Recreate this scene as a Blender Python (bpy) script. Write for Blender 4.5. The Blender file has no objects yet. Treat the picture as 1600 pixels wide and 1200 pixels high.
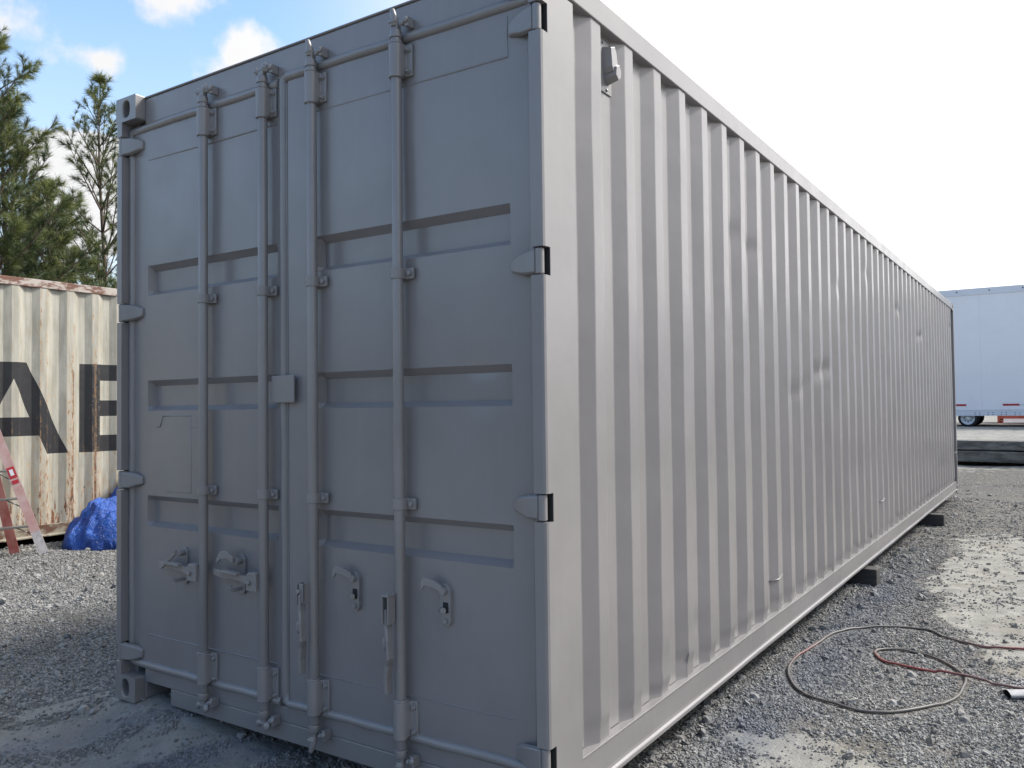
import bpy, bmesh, math, random
import numpy as np
from mathutils import Vector, Matrix, noise
R = math.radians
random.seed(7); rng = np.random.default_rng(7)
scn = bpy.context.scene
# ------------------------------------------------------------------ camera
CAM = Vector((3.8399, -2.3095, 1.3687)); YAW, PITCH, ROLL = -.5854, .0283, -.0116
cd = bpy.data.cameras.new("camera"); cam = bpy.data.objects.new("camera", cd); scn.collection.objects.link(cam)
fw = Vector((math.sin(YAW)*math.cos(PITCH), math.cos(YAW)*math.cos(PITCH), math.sin(PITCH)))
r0 = Vector((math.cos(YAW), -math.sin(YAW), 0)); u0 = r0.cross(fw)
rt = r0*math.cos(ROLL)+u0*math.sin(ROLL); up = -r0*math.sin(ROLL)+u0*math.cos(ROLL)
m = Matrix((rt, up, -fw)).transposed().to_4x4(); m.translation = CAM
cam.matrix_world = m
cd.sensor_width = 36; cd.lens = 36*1302.7/1600; cd.clip_start = .05; cd.clip_end = 3000
scn.camera = cam
# ------------------------------------------------------------------ light
SUN_AZ, SUN_EL = R(41), R(44)         # azimuth clockwise from +Y
w = bpy.data.worlds.new("World"); scn.world = w; w.use_nodes = True
nt = w.node_tree; nt.nodes.clear()
def N(t, typ, **kw):
    n = t.nodes.new(typ)
    for k, v in kw.items(): setattr(n, k, v)
    return n
sky = N(nt, 'ShaderNodeTexSky', sky_type='NISHITA', sun_disc=False, sun_elevation=SUN_EL, sun_rotation=SUN_AZ, air_density=1.0, dust_density=.7, ozone_density=1.2)
bg = N(nt, 'ShaderNodeBackground'); bg.inputs[1].default_value = .12
out = N(nt, 'ShaderNodeOutputWorld')
tc = N(nt, 'ShaderNodeTexCoord')
sep = N(nt, 'ShaderNodeSeparateXYZ'); nt.links.new(tc.outputs['Generated'], sep.inputs[0])
def M_(t, op, a, b=None, c=None, clamp=False):
    n = N(t, 'ShaderNodeMath', operation=op); n.use_clamp = clamp
    for i, v in enumerate((a, b, c)):
        if v is None: continue
        if isinstance(v, (int, float)): n.inputs[i].default_value = v
        else: t.links.new(v, n.inputs[i])
    return n.outputs[0]
def RMP(t, v, a, b, lo=0., hi=1., smooth=True):
    n = N(t, 'ShaderNodeMapRange'); n.interpolation_type = 'SMOOTHSTEP' if smooth else 'LINEAR'
    t.links.new(v, n.inputs[0]); n.inputs[1].default_value = a; n.inputs[2].default_value = b; n.inputs[3].default_value = lo; n.inputs[4].default_value = hi
    return n.outputs[0]
# clouds live on a flat layer: direction / height
zc = M_(nt, 'MAXIMUM', sep.outputs[2], .06)
cx = M_(nt, 'DIVIDE', sep.outputs[0], zc); cy = M_(nt, 'DIVIDE', sep.outputs[1], zc)
cmb = N(nt, 'ShaderNodeCombineXYZ'); nt.links.new(cx, cmb.inputs[0]); nt.links.new(cy, cmb.inputs[1])
nz = N(nt, 'ShaderNodeTexNoise'); nz.inputs['Scale'].default_value = 5.2; nz.inputs['Detail'].default_value = 7; nz.inputs['Roughness'].default_value = .5
cmp_ = N(nt, 'ShaderNodeMapping'); cmp_.inputs['Scale'].default_value = (1, 1, 1.9); cmp_.inputs['Location'].default_value = (.35, 2.4, .7); nt.links.new(tc.outputs['Generated'], cmp_.inputs['Vector']); nt.links.new(cmp_.outputs[0], nz.inputs['Vector'])
dot = N(nt, 'ShaderNodeVectorMath', operation='DOT_PRODUCT'); nt.links.new(tc.outputs['Generated'], dot.inputs[0])
dot.inputs[1].default_value = (math.sin(R(36))*math.cos(R(26)), math.cos(R(36))*math.cos(R(26)), math.sin(R(26)))
veil = RMP(nt, dot.outputs['Value'], .22, .62)
low = RMP(nt, sep.outputs[2], .50, .05, .0, .55)
cl = M_(nt, 'ADD', RMP(nt, nz.outputs['Fac'], .575, .69), M_(nt, 'MULTIPLY', low, 1.0))
cn = N(nt, 'ShaderNodeTexNoise'); cn.inputs['Scale'].default_value = 16; cn.inputs['Detail'].default_value = 6; cn.inputs['Roughness'].default_value = .6; nt.links.new(tc.outputs['Generated'], cn.inputs['Vector'])
for c_, r_ in [((-0.751, 0.507, 0.423), 0.05), ((-0.721, 0.581, 0.378), 0.058), ((-0.842, 0.389, 0.375), 0.06), ((-0.809, 0.466, 0.358), 0.03), ((-0.849, 0.488, 0.202), 0.1), ((-0.859, 0.443, 0.258), 0.05)]:      # small fair-weather cumulus
    sb = N(nt, 'ShaderNodeVectorMath', operation='SUBTRACT'); nt.links.new(tc.outputs['Generated'], sb.inputs[0]); sb.inputs[1].default_value = c_
    ms = N(nt, 'ShaderNodeVectorMath', operation='MULTIPLY'); nt.links.new(sb.outputs[0], ms.inputs[0]); ms.inputs[1].default_value = (1, 1, 1.7)
    ln = N(nt, 'ShaderNodeVectorMath', operation='LENGTH'); nt.links.new(ms.outputs[0], ln.inputs[0])
    vv = M_(nt, 'ADD', M_(nt, 'MULTIPLY_ADD', ln.outputs['Value'], -1/r_, 1), M_(nt, 'MULTIPLY_ADD', cn.outputs['Fac'], 2.6, -1.3))
    cl = M_(nt, 'ADD', cl, RMP(nt, vv, .0, .8, 0, .95))
cl = M_(nt, 'ADD', cl, M_(nt, 'MULTIPLY', veil, 1.3), clamp=True)
back = RMP(nt, dot.outputs['Value'], .1, 1.0, 5.8, 10.8)
cc = N(nt, 'ShaderNodeCombineColor'); nt.links.new(back, cc.inputs[0]); nt.links.new(back, cc.inputs[1]); nt.links.new(M_(nt, 'MULTIPLY', back, 1.01), cc.inputs[2])
skg = N(nt, 'ShaderNodeMix', data_type='RGBA', blend_type='MULTIPLY'); skg.inputs[0].default_value = 1; nt.links.new(sky.outputs[0], skg.inputs[6]); skg.inputs[7].default_value = (1.75, 1.9, 1.92, 1)
mx = N(nt, 'ShaderNodeMix', data_type='RGBA'); nt.links.new(cl, mx.inputs[0]); nt.links.new(skg.outputs[2], mx.inputs[6]); nt.links.new(cc.outputs[0], mx.inputs[7])
nt.links.new(mx.outputs[2], bg.inputs[0]); nt.links.new(bg.outputs[0], out.inputs[0])
sd = bpy.data.lights.new("sun", 'SUN'); sd.energy = 4.2; sd.angle = R(12); sd.color = (1, .96, .9)
so = bpy.data.objects.new("sun", sd); scn.collection.objects.link(so)
sv = Vector((math.sin(SUN_AZ)*math.cos(SUN_EL), math.cos(SUN_AZ)*math.cos(SUN_EL), math.sin(SUN_EL)))
so.rotation_euler = sv.to_track_quat('Z', 'Y').to_euler(); so.location = (8, 4, 12)
scn.view_settings.view_transform = 'Standard'; scn.view_settings.look = 'None'; scn.view_settings.exposure = 0.45; scn.view_settings.gamma = 1
# ------------------------------------------------------------------ materials
MATS = {}
def mat(name, base, rough=.5, metal=0., spec=.5):
    m = bpy.data.materials.new(name); m.use_nodes = True; t = m.node_tree
    b = t.nodes['Principled BSDF']; b.inputs['Base Color'].default_value = (*base, 1); b.inputs['Roughness'].default_value = rough
    b.inputs['Metallic'].default_value = metal; b.inputs['Specular IOR Level'].default_value = spec
    MATS[name] = m
    return m, t, b
def NZ(t, scale, detail=4, rough=.5, vec=None, dist=0.):
    n = N(t, 'ShaderNodeTexNoise'); n.inputs['Scale'].default_value = scale; n.inputs['Detail'].default_value = detail; n.inputs['Roughness'].default_value = rough; n.inputs['Distortion'].default_value = dist
    if vec is not None: t.links.new(vec, n.inputs['Vector'])
    return n.outputs['Fac']
def POS(t, sc=(1, 1, 1)):
    c = N(t, 'ShaderNodeTexCoord'); mp = N(t, 'ShaderNodeMapping'); mp.inputs['Scale'].default_value = sc
    t.links.new(c.outputs['Object'], mp.inputs['Vector']); return mp.outputs[0]
def MIX(t, f, a, b, blend='MIX'):
    n = N(t, 'ShaderNodeMix', data_type='RGBA', blend_type=blend)
    for i, v in ((0, f), (6, a), (7, b)):
        if isinstance(v, tuple): n.inputs[i].default_value = (*v, 1) if len(v) == 3 else v
        elif isinstance(v, (int, float)): n.inputs[i].default_value = v
        else: t.links.new(v, n.inputs[i])
    return n.outputs[2]
def BUMP(t, h, strength, dist=.01, nrm=None):
    n = N(t, 'ShaderNodeBump'); n.inputs['Strength'].default_value = strength; n.inputs['Distance'].default_value = dist
    t.links.new(h, n.inputs['Height'])
    if nrm is not None: t.links.new(nrm, n.inputs['Normal'])
    return n.outputs[0]
def paint(name, base, rough=.36, var=.06, rust=0.):
    m, t, b = mat(name, base, rough); b.inputs['Coat Weight'].default_value = .6; b.inputs['Coat Roughness'].default_value = .24
    p = POS(t)
    f = NZ(t, 1.7, 6, .6, p); g = NZ(t, 60, 3, .6, p)
    c1 = tuple(x*(1-var) for x in base); c2 = tuple(x*(1+var) for x in base)
    col = MIX(t, RMP(t, f, .3, .7), c1, c2)
    # thin overspray dust and vertical water marks
    st = NZ(t, 6, 5, .6, POS(t, (5, 5, .35)))
    col = MIX(t, RMP(t, st, .5, .75, 0, .14), col, tuple(min(1, x*1.25) for x in base))
    dk = NZ(t, 22, 6, .7, POS(t, (1, 1, .6)))
    col = MIX(t, RMP(t, dk, .68, .78, 0, .35), col, tuple(x*.62 for x in base))
    sc1 = NZ(t, 3, 7, .72, POS(t, (14, 14, 1.2)))
    col = MIX(t, RMP(t, sc1, .66, .72, 0, .30), col, tuple(x*.72 for x in base))
    sc2 = NZ(t, 5, 8, .8, POS(t, (1.2, 1.2, 12)))
    col = MIX(t, RMP(t, sc2, .70, .73, 0, .35), col, tuple(min(1, x*1.5) for x in base))
    if rust:
        rs = NZ(t, 9, 8, .7, p)
        col = MIX(t, RMP(t, rs, .74-rust, .78-rust), col, (.14, .055, .025))
    t.links.new(col, b.inputs['Base Color'])
    t.links.new(RMP(t, NZ(t, 4, 5, .6, p), .3, .7, rough-.06, rough+.09), b.inputs['Roughness'])
    n1 = BUMP(t, NZ(t, 3.2, 3, .5, p), .22, .02)
    n2 = BUMP(t, g, .12, .002, n1)
    t.links.new(n2, b.inputs['Normal'])
    return m
paint('grey_paint', (.206, .195, .197), .36)
paint('grey_hardware', (.210, .201, .202), .37, .1)
mat('dark_gap', (.02, .02, .021), .9)
mat('dark_steel', (.05, .045, .042), .8)
paint('trailer_white', (.88, .84, .85), .35, .02)
paint('trailer_rail', (.70, .70, .74), .3, .03)
mat('tape_red', (.42, .02, .03), .4); mat('tape_white', (.7, .7, .72), .4)
paint('rust_red_paint', (.26, .05, .03), .6, .2)
mat('tyre_rubber', (.018, .018, .019), .85); paint('rim_white', (.72, .72, .72), .4, .05)
paint('aluminium', (.16, .16, .155), .45, .1); MATS['aluminium'].node_tree.nodes['Principled BSDF'].inputs['Metallic'].default_value = .5
def beige_nodes(name, letters):
    m, t, b = mat(name, (.5, .47, .37), .55)
    c = N(t, 'ShaderNodeTexCoord'); s = N(t, 'ShaderNodeSeparateXYZ'); t.links.new(c.outputs['Object'], s.inputs[0])
    X, Y, Z = s.outputs
    col = MIX(t, RMP(t, NZ(t, 5, 5, .6, POS(t, (1, 3, .4))), .35, .65), (.30, .288, .24), (.40, .385, .33))
    col = MIX(t, RMP(t, NZ(t, 14, 4, .6, POS(t, (1, 2, .15))), .55, .7, 0, .4), col, (.24, .20, .135))
    if letters:
        ly = BEIGE_Y
        def box(y0, y1, z0, z1):
            a = M_(t, 'MULTIPLY', M_(t, 'GREATER_THAN', Y, y0-ly), M_(t, 'LESS_THAN', Y, y1-ly))
            return M_(t, 'MULTIPLY', a, M_(t, 'MULTIPLY', M_(t, 'GREATER_THAN', Z, z0-BEIGE_Z), M_(t, 'LESS_THAN', Z, z1-BEIGE_Z)))
        e = box(2.951, 3.185, .91, 1.932)
        for a_, b_ in ((1.742, 1.932), (1.325, 1.51), (.91, 1.102)): e = M_(t, 'MAXIMUM', e, box(3.10, 3.72, a_, b_))
        # letter A: outer triangle minus inner triangle and foot gap
        zz = M_(t, 'ADD', Z, BEIGE_Z); ay = M_(t, 'ABSOLUTE', M_(t, 'ADD', Y, ly-2.215))
        outer = M_(t, 'LESS_THAN', ay, M_(t, 'MULTIPLY_ADD', M_(t, 'SUBTRACT', 1.925, zz), .441, .148))
        inn = M_(t, 'LESS_THAN', ay, M_(t, 'MULTIPLY', M_(t, 'SUBTRACT', 1.745, zz), .43))
        bar = M_(t, 'MULTIPLY', M_(t, 'GREATER_THAN', zz, 1.12), M_(t, 'LESS_THAN', zz, 1.325))
        inn = M_(t, 'MULTIPLY', inn, M_(t, 'SUBTRACT', 1, bar))
        a = M_(t, 'MULTIPLY', M_(t, 'MULTIPLY', outer, M_(t, 'SUBTRACT', 1, inn)), M_(t, 'MULTIPLY', M_(t, 'GREATER_THAN', zz, .915), M_(t, 'LESS_THAN', zz, 1.925)))
        lm = M_(t, 'MAXIMUM', a, e)
        wear = RMP(t, NZ(t, 70, 6, .75, POS(t, (1, 1, .6))), .58, .64)
        wy = RMP(t, M_(t, 'ABSOLUTE', M_(t, 'ADD', Y, ly-3.135)), .0, .09, 1, 0)
        wear = M_(t, 'MULTIPLY', wear, M_(t, 'MULTIPLY_ADD', wy, .95, .05))
        col = MIX(t, M_(t, 'MULTIPLY', lm, M_(t, 'SUBTRACT', 1, wear, clamp=True)), col, (.014, .014, .017))
        v_let = lm
    # rust: along the corrugation edges, bleeding downwards, heavier near the sill
    yl = M_(t, 'MODULO', M_(t, 'ADD', Y, -.304+.298*10), .298)
    e1 = RMP(t, M_(t, 'ABSOLUTE', M_(t, 'SUBTRACT', yl, .082)), .004, .014, 1, 0)
    e2 = RMP(t, M_(t, 'ABSOLUTE', M_(t, 'SUBTRACT', yl, .158)), .003, .012, 1, 0)
    fl = RMP(t, M_(t, 'ABSOLUTE', M_(t, 'SUBTRACT', yl, .12)), .036, .05, 1, 0)
    n1 = NZ(t, 9, 8, .72, POS(t, (1, 2.2, .45))); n2 = NZ(t, 30, 9, .8, POS(t, (1, 1.2, .30)))
    colm = NZ(t, 1.0, 1, .5, POS(t, (.01, 2.2, .01)))
    lowb = RMP(t, Z, 1.9, .2, 0, .075); lowc = RMP(t, Z, .80, .2, 0, .17)
    ed = M_(t, 'MAXIMUM', e1, e2)
    v = M_(t, 'ADD', n2, M_(t, 'MULTIPLY', ed, .075)); v = M_(t, 'ADD', v, M_(t, 'MULTIPLY', fl, .01)); v = M_(t, 'ADD', v, lowb)
    v = M_(t, 'ADD', v, M_(t, 'MULTIPLY_ADD', colm, .22, -.11)); v = M_(t, 'SUBTRACT', v, M_(t, 'MULTIPLY', v_let, .07))
    # the two worst ribs in view
    for yy, wd, amp in ((2.838, .038, .085), (3.125, .016, .15), (2.86, .012, .05)):
        v = M_(t, 'ADD', v, M_(t, 'MULTIPLY', RMP(t, M_(t, 'ABSOLUTE', M_(t, 'ADD', Y, BEIGE_Y-yy)), wd*.7, wd, amp, 0), RMP(t, Z, 2.35, 1.9, .0, 1.)))
    rm = RMP(t, v, .665, .72, 0, .92); rt_ = RMP(t, v, .54, .70, 0, .5)
    v2 = M_(t, 'ADD', n1, lowc); rm2 = RMP(t, v2, .70, .73)
    col = MIX(t, rt_, col, (.42, .25, .11))
    col = MIX(t, M_(t, 'MAXIMUM', rm, rm2), col, MIX(t, RMP(t, NZ(t, 34, 6, .7, POS(t)), .35, .65), (.055, .028, .02), (.24, .10, .045)))
    t.links.new(col, b.inputs['Base Color'])
    t.links.new(BUMP(t, NZ(t, 4, 4, .6, POS(t)), .3, .02), b.inputs['Normal'])
    return m
BEIGE_Y, BEIGE_Z = -5.338, -.035
beige_nodes('beige_lettered', True)
def rusty(name, a, bcol, thr=.5):
    m, t, b = mat(name, a, .65)
    v = NZ(t, 5, 9, .75, POS(t, (1, .8, 2)))
    col = MIX(t, RMP(t, v, thr-.05, thr+.05), a, MIX(t, NZ(t, 30, 4), (.06, .025, .015), bcol))
    t.links.new(col, b.inputs['Base Color']); t.links.new(BUMP(t, v, .5, .01), b.inputs['Normal']); return m
rusty('beige_rusty_rail', (.42, .37, .33), (.23, .10, .065), .50)
rusty('beige_sill', (.28, .25, .19), (.16, .08, .05), .52)
def simple_var(name, c1, c2, scale, rough=.8, bump=.4, bd=.01, sc=(1, 1, 1)):
    m, t, b = mat(name, c1, rough); v = NZ(t, scale, 7, .65, POS(t, sc))
    t.links.new(MIX(t, RMP(t, v, .35, .65), c1, c2), b.inputs['Base Color']); t.links.new(BUMP(t, v, bump, bd), b.inputs['Normal']); return m
simple_var('timber_dark', (.022, .022, .025), (.06, .055, .052), 12, sc=(.15, 1, 1))
simple_var('concrete', (.09, .088, .08), (.21, .205, .185), 4, .9, .6, .03, (1, 1, 4))
simple_var('ladder_red', (.24, .06, .05), (.34, .14, .12), 5, .6, .1)
simple_var('ladder_faded', (.44, .25, .23), (.52, .37, .35), 4, .6, .1)
simple_var('ladder_boot', (.50, .46, .46), (.36, .33, .33), 20, .6, .1)
simple_var('bark', (.06, .045, .035), (.15, .11, .085), 14, .9, .8, .03, (1, 1, .3))
simple_var('hose_grey', (.16, .15, .145), (.28, .27, .25), 8, .6, .1)
mat('pipe_dark', (.015, .015, .016), .6); simple_var('pipe_grey', (.25, .25, .26), (.4, .4, .4), 14, .6, .1)
m, t, b = mat('tarp_blue', (.02, .10, .48), .33)
v = NZ(t, 9, 7, .65, POS(t)); t.links.new(MIX(t, RMP(t, v, .3, .7), (.008, .045, .25), (.02, .10, .42)), b.inputs['Base Color'])
t.links.new(BUMP(t, NZ(t, 14, 6, .65, POS(t), 1.5), 1.0, .03), b.inputs['Normal'])
m, t, b = mat('needles', (.05, .09, .03), .55, spec=.35)
a = N(t, 'ShaderNodeAttribute', attribute_name='tint')
r_ = N(t, 'ShaderNodeValToRGB'); t.links.new(a.outputs['Fac'], r_.inputs[0])
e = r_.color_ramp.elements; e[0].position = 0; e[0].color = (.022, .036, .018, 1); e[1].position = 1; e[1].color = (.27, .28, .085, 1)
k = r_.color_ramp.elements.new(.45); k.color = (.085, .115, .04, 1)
t.links.new(r_.outputs[0], b.inputs['Base Color'])
try: b.inputs['Transmission Weight'].default_value = 0
except Exception: pass
m, t, b = mat('hose_red', (.30, .03, .04), .5)
hc = N(t, 'ShaderNodeAttribute', attribute_name='redness')
t.links.new(MIX(t, hc.outputs['Fac'], MIX(t, NZ(t, 8, 4, .6, POS(t)), (.045, .042, .04), (.15, .14, .135)), (.22, .05, .05)), b.inputs['Base Color'])
# ground
m, t, b = mat('gravel_ground', (.2, .2, .19), .92, spec=.25)
p = POS(t)
da = N(t, 'ShaderNodeAttribute', attribute_name='dirt').outputs['Fac']; ob = N(t, 'ShaderNodeAttribute', attribute_name='overspray_shade').outputs['Fac']
vo = N(t, 'ShaderNodeTexVoronoi'); vo.inputs['Scale'].default_value = 62; vo.inputs['Randomness'].default_value = 1
wob = N(t, 'ShaderNodeVectorMath', operation='ADD'); nn = N(t, 'ShaderNodeTexNoise'); nn.inputs['Scale'].default_value = 40; t.links.new(p, nn.inputs['Vector'])
sc_ = N(t, 'ShaderNodeVectorMath', operation='SCALE'); t.links.new(nn.outputs['Color'], sc_.inputs[0]); sc_.inputs['Scale'].default_value = .012
t.links.new(p, wob.inputs[0]); t.links.new(sc_.outputs[0], wob.inputs[1]); t.links.new(wob.outputs[0], vo.inputs['Vector'])
sepc = N(t, 'ShaderNodeSeparateColor'); t.links.new(vo.outputs['Color'], sepc.inputs[0])
stone = MIX(t, sepc.outputs[0], (.12, .117, .115), (.30, .295, .28))
stone = MIX(t, RMP(t, vo.outputs['Distance'], .35, .75), stone, (.045, .043, .04))
big = NZ(t, .8, 6, .6, p); stone = MIX(t, RMP(t, big, .3, .7, .0, .5), stone, (.16, .145, .12))
dn = NZ(t, 7, 8, .7, p)
dirtc = MIX(t, RMP(t, dn, .3, .7), (.20, .196, .18), (.325, .318, .29))
dirtc = MIX(t, RMP(t, NZ(t, 28, 8, .78, p), .55, .64, 0, .75), dirtc, (.10, .095, .085))
dirtc = MIX(t, RMP(t, NZ(t, 1.6, 6, .6, p), .5, .68, 0, .6), dirtc, (.19, .17, .14))
dm = RMP(t, M_(t, 'ADD', da, M_(t, 'MULTIPLY_ADD', NZ(t, 8, 9, .78, p), 1.7, -.85)), .42, .60)
col = MIX(t, dm, stone, dirtc)
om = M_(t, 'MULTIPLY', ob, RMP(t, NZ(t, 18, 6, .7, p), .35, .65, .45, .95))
col = MIX(t, om, col, (.125, .138, .168))  # sprayed paint dust, coloured darker to include the shadow before the sill
wy = N(t, 'ShaderNodeAttribute', attribute_name='whitespray').outputs['Fac']
col = MIX(t, M_(t, 'MULTIPLY', wy, RMP(t, NZ(t, 30, 5, .7, POS(t, (1, 3, 1))), .38, .55)), col, (.72, .72, .74))
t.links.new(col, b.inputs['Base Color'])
hh = M_(t, 'MULTIPLY', M_(t, 'SUBTRACT', 1, vo.outputs['Distance']), M_(t, 'SUBTRACT', 1, M_(t, 'MULTIPLY', dm, .85)))
n1 = BUMP(t, NZ(t, 9, 8, .7, p), .8, .03); t.links.new(BUMP(t, hh, .9, .012, n1), b.inputs['Normal'])
def stone_mat(name, c1, c2):
    m, t, b = mat(name, c1, .85, spec=.3)
    oi = N(t, 'ShaderNodeObjectInfo'); v = MIX(t, oi.outputs['Random'], c1, c2)
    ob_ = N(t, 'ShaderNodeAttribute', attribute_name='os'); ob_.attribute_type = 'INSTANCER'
    v = MIX(t, M_(t, 'MULTIPLY', ob_.outputs['Fac'], .85), v, (.13, .142, .17))  # stones take the same sprayed tone, sill shadow included in the colour
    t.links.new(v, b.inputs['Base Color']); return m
stone_mat('stone', (.13, .127, .123), (.32, .313, .298))

# ------------------------------------------------------------------ helpers
def link(o): scn.collection.objects.link(o); return o
def tag(o, label, cat, group=None, kind=None):
    if label: o['label'] = label
    if cat: o['category'] = cat
    if group: o['group'] = group
    if kind: o['kind'] = kind
    return o
def empty(name, loc, label, cat, group=None, rz=0):
    o = bpy.data.objects.new(name, None); link(o); o.location = loc; o.rotation_euler = (0, 0, rz); o.empty_display_size = .3
    return tag(o, label, cat, group)
class MB:
    """collects shapes into one mesh"""
    def __init__(s): s.bm = bmesh.new()
    def faces(s, vs, fs, mi=0, smooth=False):
        v = [s.bm.verts.new(p) for p in vs]
        for f in fs:
            try: fc = s.bm.faces.new([v[i] for i in f]); fc.material_index = mi; fc.smooth = smooth
            except ValueError: pass
        return v
    def box(s, x0, x1, y0, y1, z0, z1, mi=0):
        v = [(x, y, z) for z in (z0, z1) for y in (y0, y1) for x in (x0, x1)]
        return s.faces(v, [(0, 2, 3, 1), (4, 5, 7, 6), (0, 1, 5, 4), (2, 6, 7, 3), (0, 4, 6, 2), (1, 3, 7, 5)], mi)
    def prism(s, poly, axis, a, b, mi=0, cap=True):
        """poly: 2D points (the other two axes in xyz order), extruded along axis from a to b"""
        def P(q, h):
            l = list(q); l.insert(axis, h); return tuple(l)
        n = len(poly); vs = [P(q, a) for q in poly]+[P(q, b) for q in poly]
        fs = [(i, (i+1) % n, n+(i+1) % n, n+i) for i in range(n)]
        if cap: fs += [tuple(range(n-1, -1, -1)), tuple(range(n, 2*n))]
        return s.faces(vs, fs, mi)
    def tube(s, pts, r, n=12, mi=0, cap=True):
        pts = [Vector(p) for p in pts]; rr = r if isinstance(r, (list, tuple)) else [r]*len(pts)
        t0 = (pts[1]-pts[0]).normalized(); a = t0.orthogonal().normalized(); vs = []
        for i, p in enumerate(pts):
            d = (pts[min(i+1, len(pts)-1)]-pts[max(i-1, 0)]).normalized()
            a = (a-d*a.dot(d)).normalized(); b = d.cross(a)
            for k in range(n):
                th = 2*math.pi*k/n; vs.append(p+(a*math.cos(th)+b*math.sin(th))*rr[i])
        fs = [(i*n+k, i*n+(k+1) % n, (i+1)*n+(k+1) % n, (i+1)*n+k) for i in range(len(pts)-1) for k in range(n)]
        v = s.faces(vs, fs, mi, True)
        if cap:
            for ring in (v[:n][::-1], v[-n:]):
                try: f = s.bm.faces.new(ring); f.material_index = mi
                except ValueError: pass
        return v
    def blob(s, c, r, sub=1, mi=0, jit=.0):
        g = bmesh.ops.create_icosphere(s.bm, subdivisions=sub, radius=1)
        for v in g['verts']:
            k = 1+random.uniform(-jit, jit); v.co = Vector(c)+Vector((v.co.x*r[0]*k, v.co.y*r[1]*k, v.co.z*r[2]*k))
        for v in g['verts']:
            for f in v.link_faces: f.smooth = True; f.material_index = mi
    def build(s, name, mats, parent=None, bevel=0., seg=2, recalc=True, smooth_ang=None):
        if recalc: bmesh.ops.recalc_face_normals(s.bm, faces=s.bm.faces)
        me = bpy.data.meshes.new(name); s.bm.to_mesh(me); s.bm.free()
        for mm in (mats if isinstance(mats, (list, tuple)) else [mats]): me.materials.append(MATS[mm])
        if smooth_ang: me.shade_smooth(); me.set_sharp_from_angle(angle=R(smooth_ang))
        o = bpy.data.objects.new(name, me); link(o)
        if parent: o.parent = parent
        if bevel:
            md = o.modifiers.new('bevel', 'BEVEL'); md.width = bevel; md.segments = seg; md.limit_method = 'ANGLE'; md.angle_limit = R(40)
        return o
def fbm(x, y, z=0., oct=4):
    return noise.fractal(Vector((x, y, z)), 1.0, 2.0, oct)
def grid_mesh(xs, ys, fn):
    """fn(i,j)->co ; returns verts, faces"""
    nx, ny = len(xs), len(ys)
    vs = [fn(x, y) for y in ys for x in xs]
    fs = [(j*nx+i, j*nx+i+1, (j+1)*nx+i+1, (j+1)*nx+i) for j in range(ny-1) for i in range(nx-1)]
    return vs, fs

# ------------------------------------------------------------------ ground height
def sstep(a, b, v):
    t = min(1, max(0, (v-a)/(b-a))); return t*t*(3-2*t)
def ground_h(x, y):
    h = -.135
    h += .125*math.exp(-(((x-.25)/.55)**2+((y-.12)/.28)**2))        # soil heaped at the left front foot
    h += .05*sstep(3.0, -3.5, x)
    h += .33*sstep(12.5, 15.2, y)*sstep(-6, 0, x)                       # rises to the slab edge
    if y > 15.9: h += (.635-.195)*sstep(15.9, 16.1, y)*sstep(-6, 0, x)
    near = sstep(60, 20, math.hypot(x-2, y-4))
    h += near*(.022*fbm(x*.9, y*.9, 1.3)+.010*fbm(x*3.2, y*3.2, 5.1))
    # tyre ruts at the lower left
    h += near*.02*math.sin((y*0.9+x*.25)*6.0)*math.exp(-((y+1.0)/1.2)**2)*sstep(1.5, -.5, x)
    return h
def front_s(x, y): return (x+.42)*.85-y*.53      # distance past the edge of the trodden strip in front of the doors
def dirtmask(x, y):
    n = .5+.5*fbm(x*.8+3, y*.8, 9.)+.28*fbm(x*2.6, y*2.6, 2.)
    wx = .30*fbm(x*1.5, y*.9, 3.); wy_ = .45*fbm(x*1.2+7, y*1.2, 6.)
    d = .90*sstep(2.75, 3.15, x+wx+.06*(y-4))*sstep(3.6, 4.4, y+wy_+2.0*(x-3.1))*(1-.55*sstep(7, 10, y))
    d = max(d, .95*math.exp(-(((x-2.95+wx)/.62)**2+((y-1.45+wy_*.4)/.34)**2)))
    fs_ = front_s(x, y)+.08*fbm(x*2, y*2, 1.)
    d = max(d, sstep(-.04, .12, fs_)*sstep(1.2, .6, y)*(.80+.28*math.sin(fs_*17+1.5*fbm(x*1.5, y*1.5, 4.))))
    d = max(d, .35*math.exp(-((front_s(x, y)+1.9)/.25)**2))
    d = max(d, .7*sstep(12, 16, y))
    return min(1, max(0, d*(.66+.62*n)))
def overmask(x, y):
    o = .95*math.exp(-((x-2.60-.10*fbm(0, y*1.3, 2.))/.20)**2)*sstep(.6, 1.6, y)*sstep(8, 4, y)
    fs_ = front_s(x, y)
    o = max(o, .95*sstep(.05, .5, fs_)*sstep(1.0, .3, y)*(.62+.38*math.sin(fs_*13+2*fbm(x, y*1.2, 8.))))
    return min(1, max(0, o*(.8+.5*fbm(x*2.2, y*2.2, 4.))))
def coords(dense0, dense1, step, far, ratio=1.13):
    c = list(np.arange(dense0, dense1+1e-6, step)); s = step; v = dense1
    while v < far: s *= ratio; v += s; c.append(v)
    s = step; v = dense0
    while v > -far: s *= ratio; v -= s; c.insert(0, v)
    return c
gx = coords(-7.5, 5.5, .07, 700); gy = coords(-1.6, 8.0, .07, 700)
gy = sorted(set([round(v, 4) for v in gy]+[15.85, 15.92, 15.97, 16.02, 16.08, 16.15]))
vs, fs = grid_mesh(gx, gy, lambda x, y: (x, y, ground_h(x, y)))
me = bpy.data.meshes.new('ground'); me.from_pydata(vs, [], fs); me.materials.append(MATS['gravel_ground']); me.shade_smooth()
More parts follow.
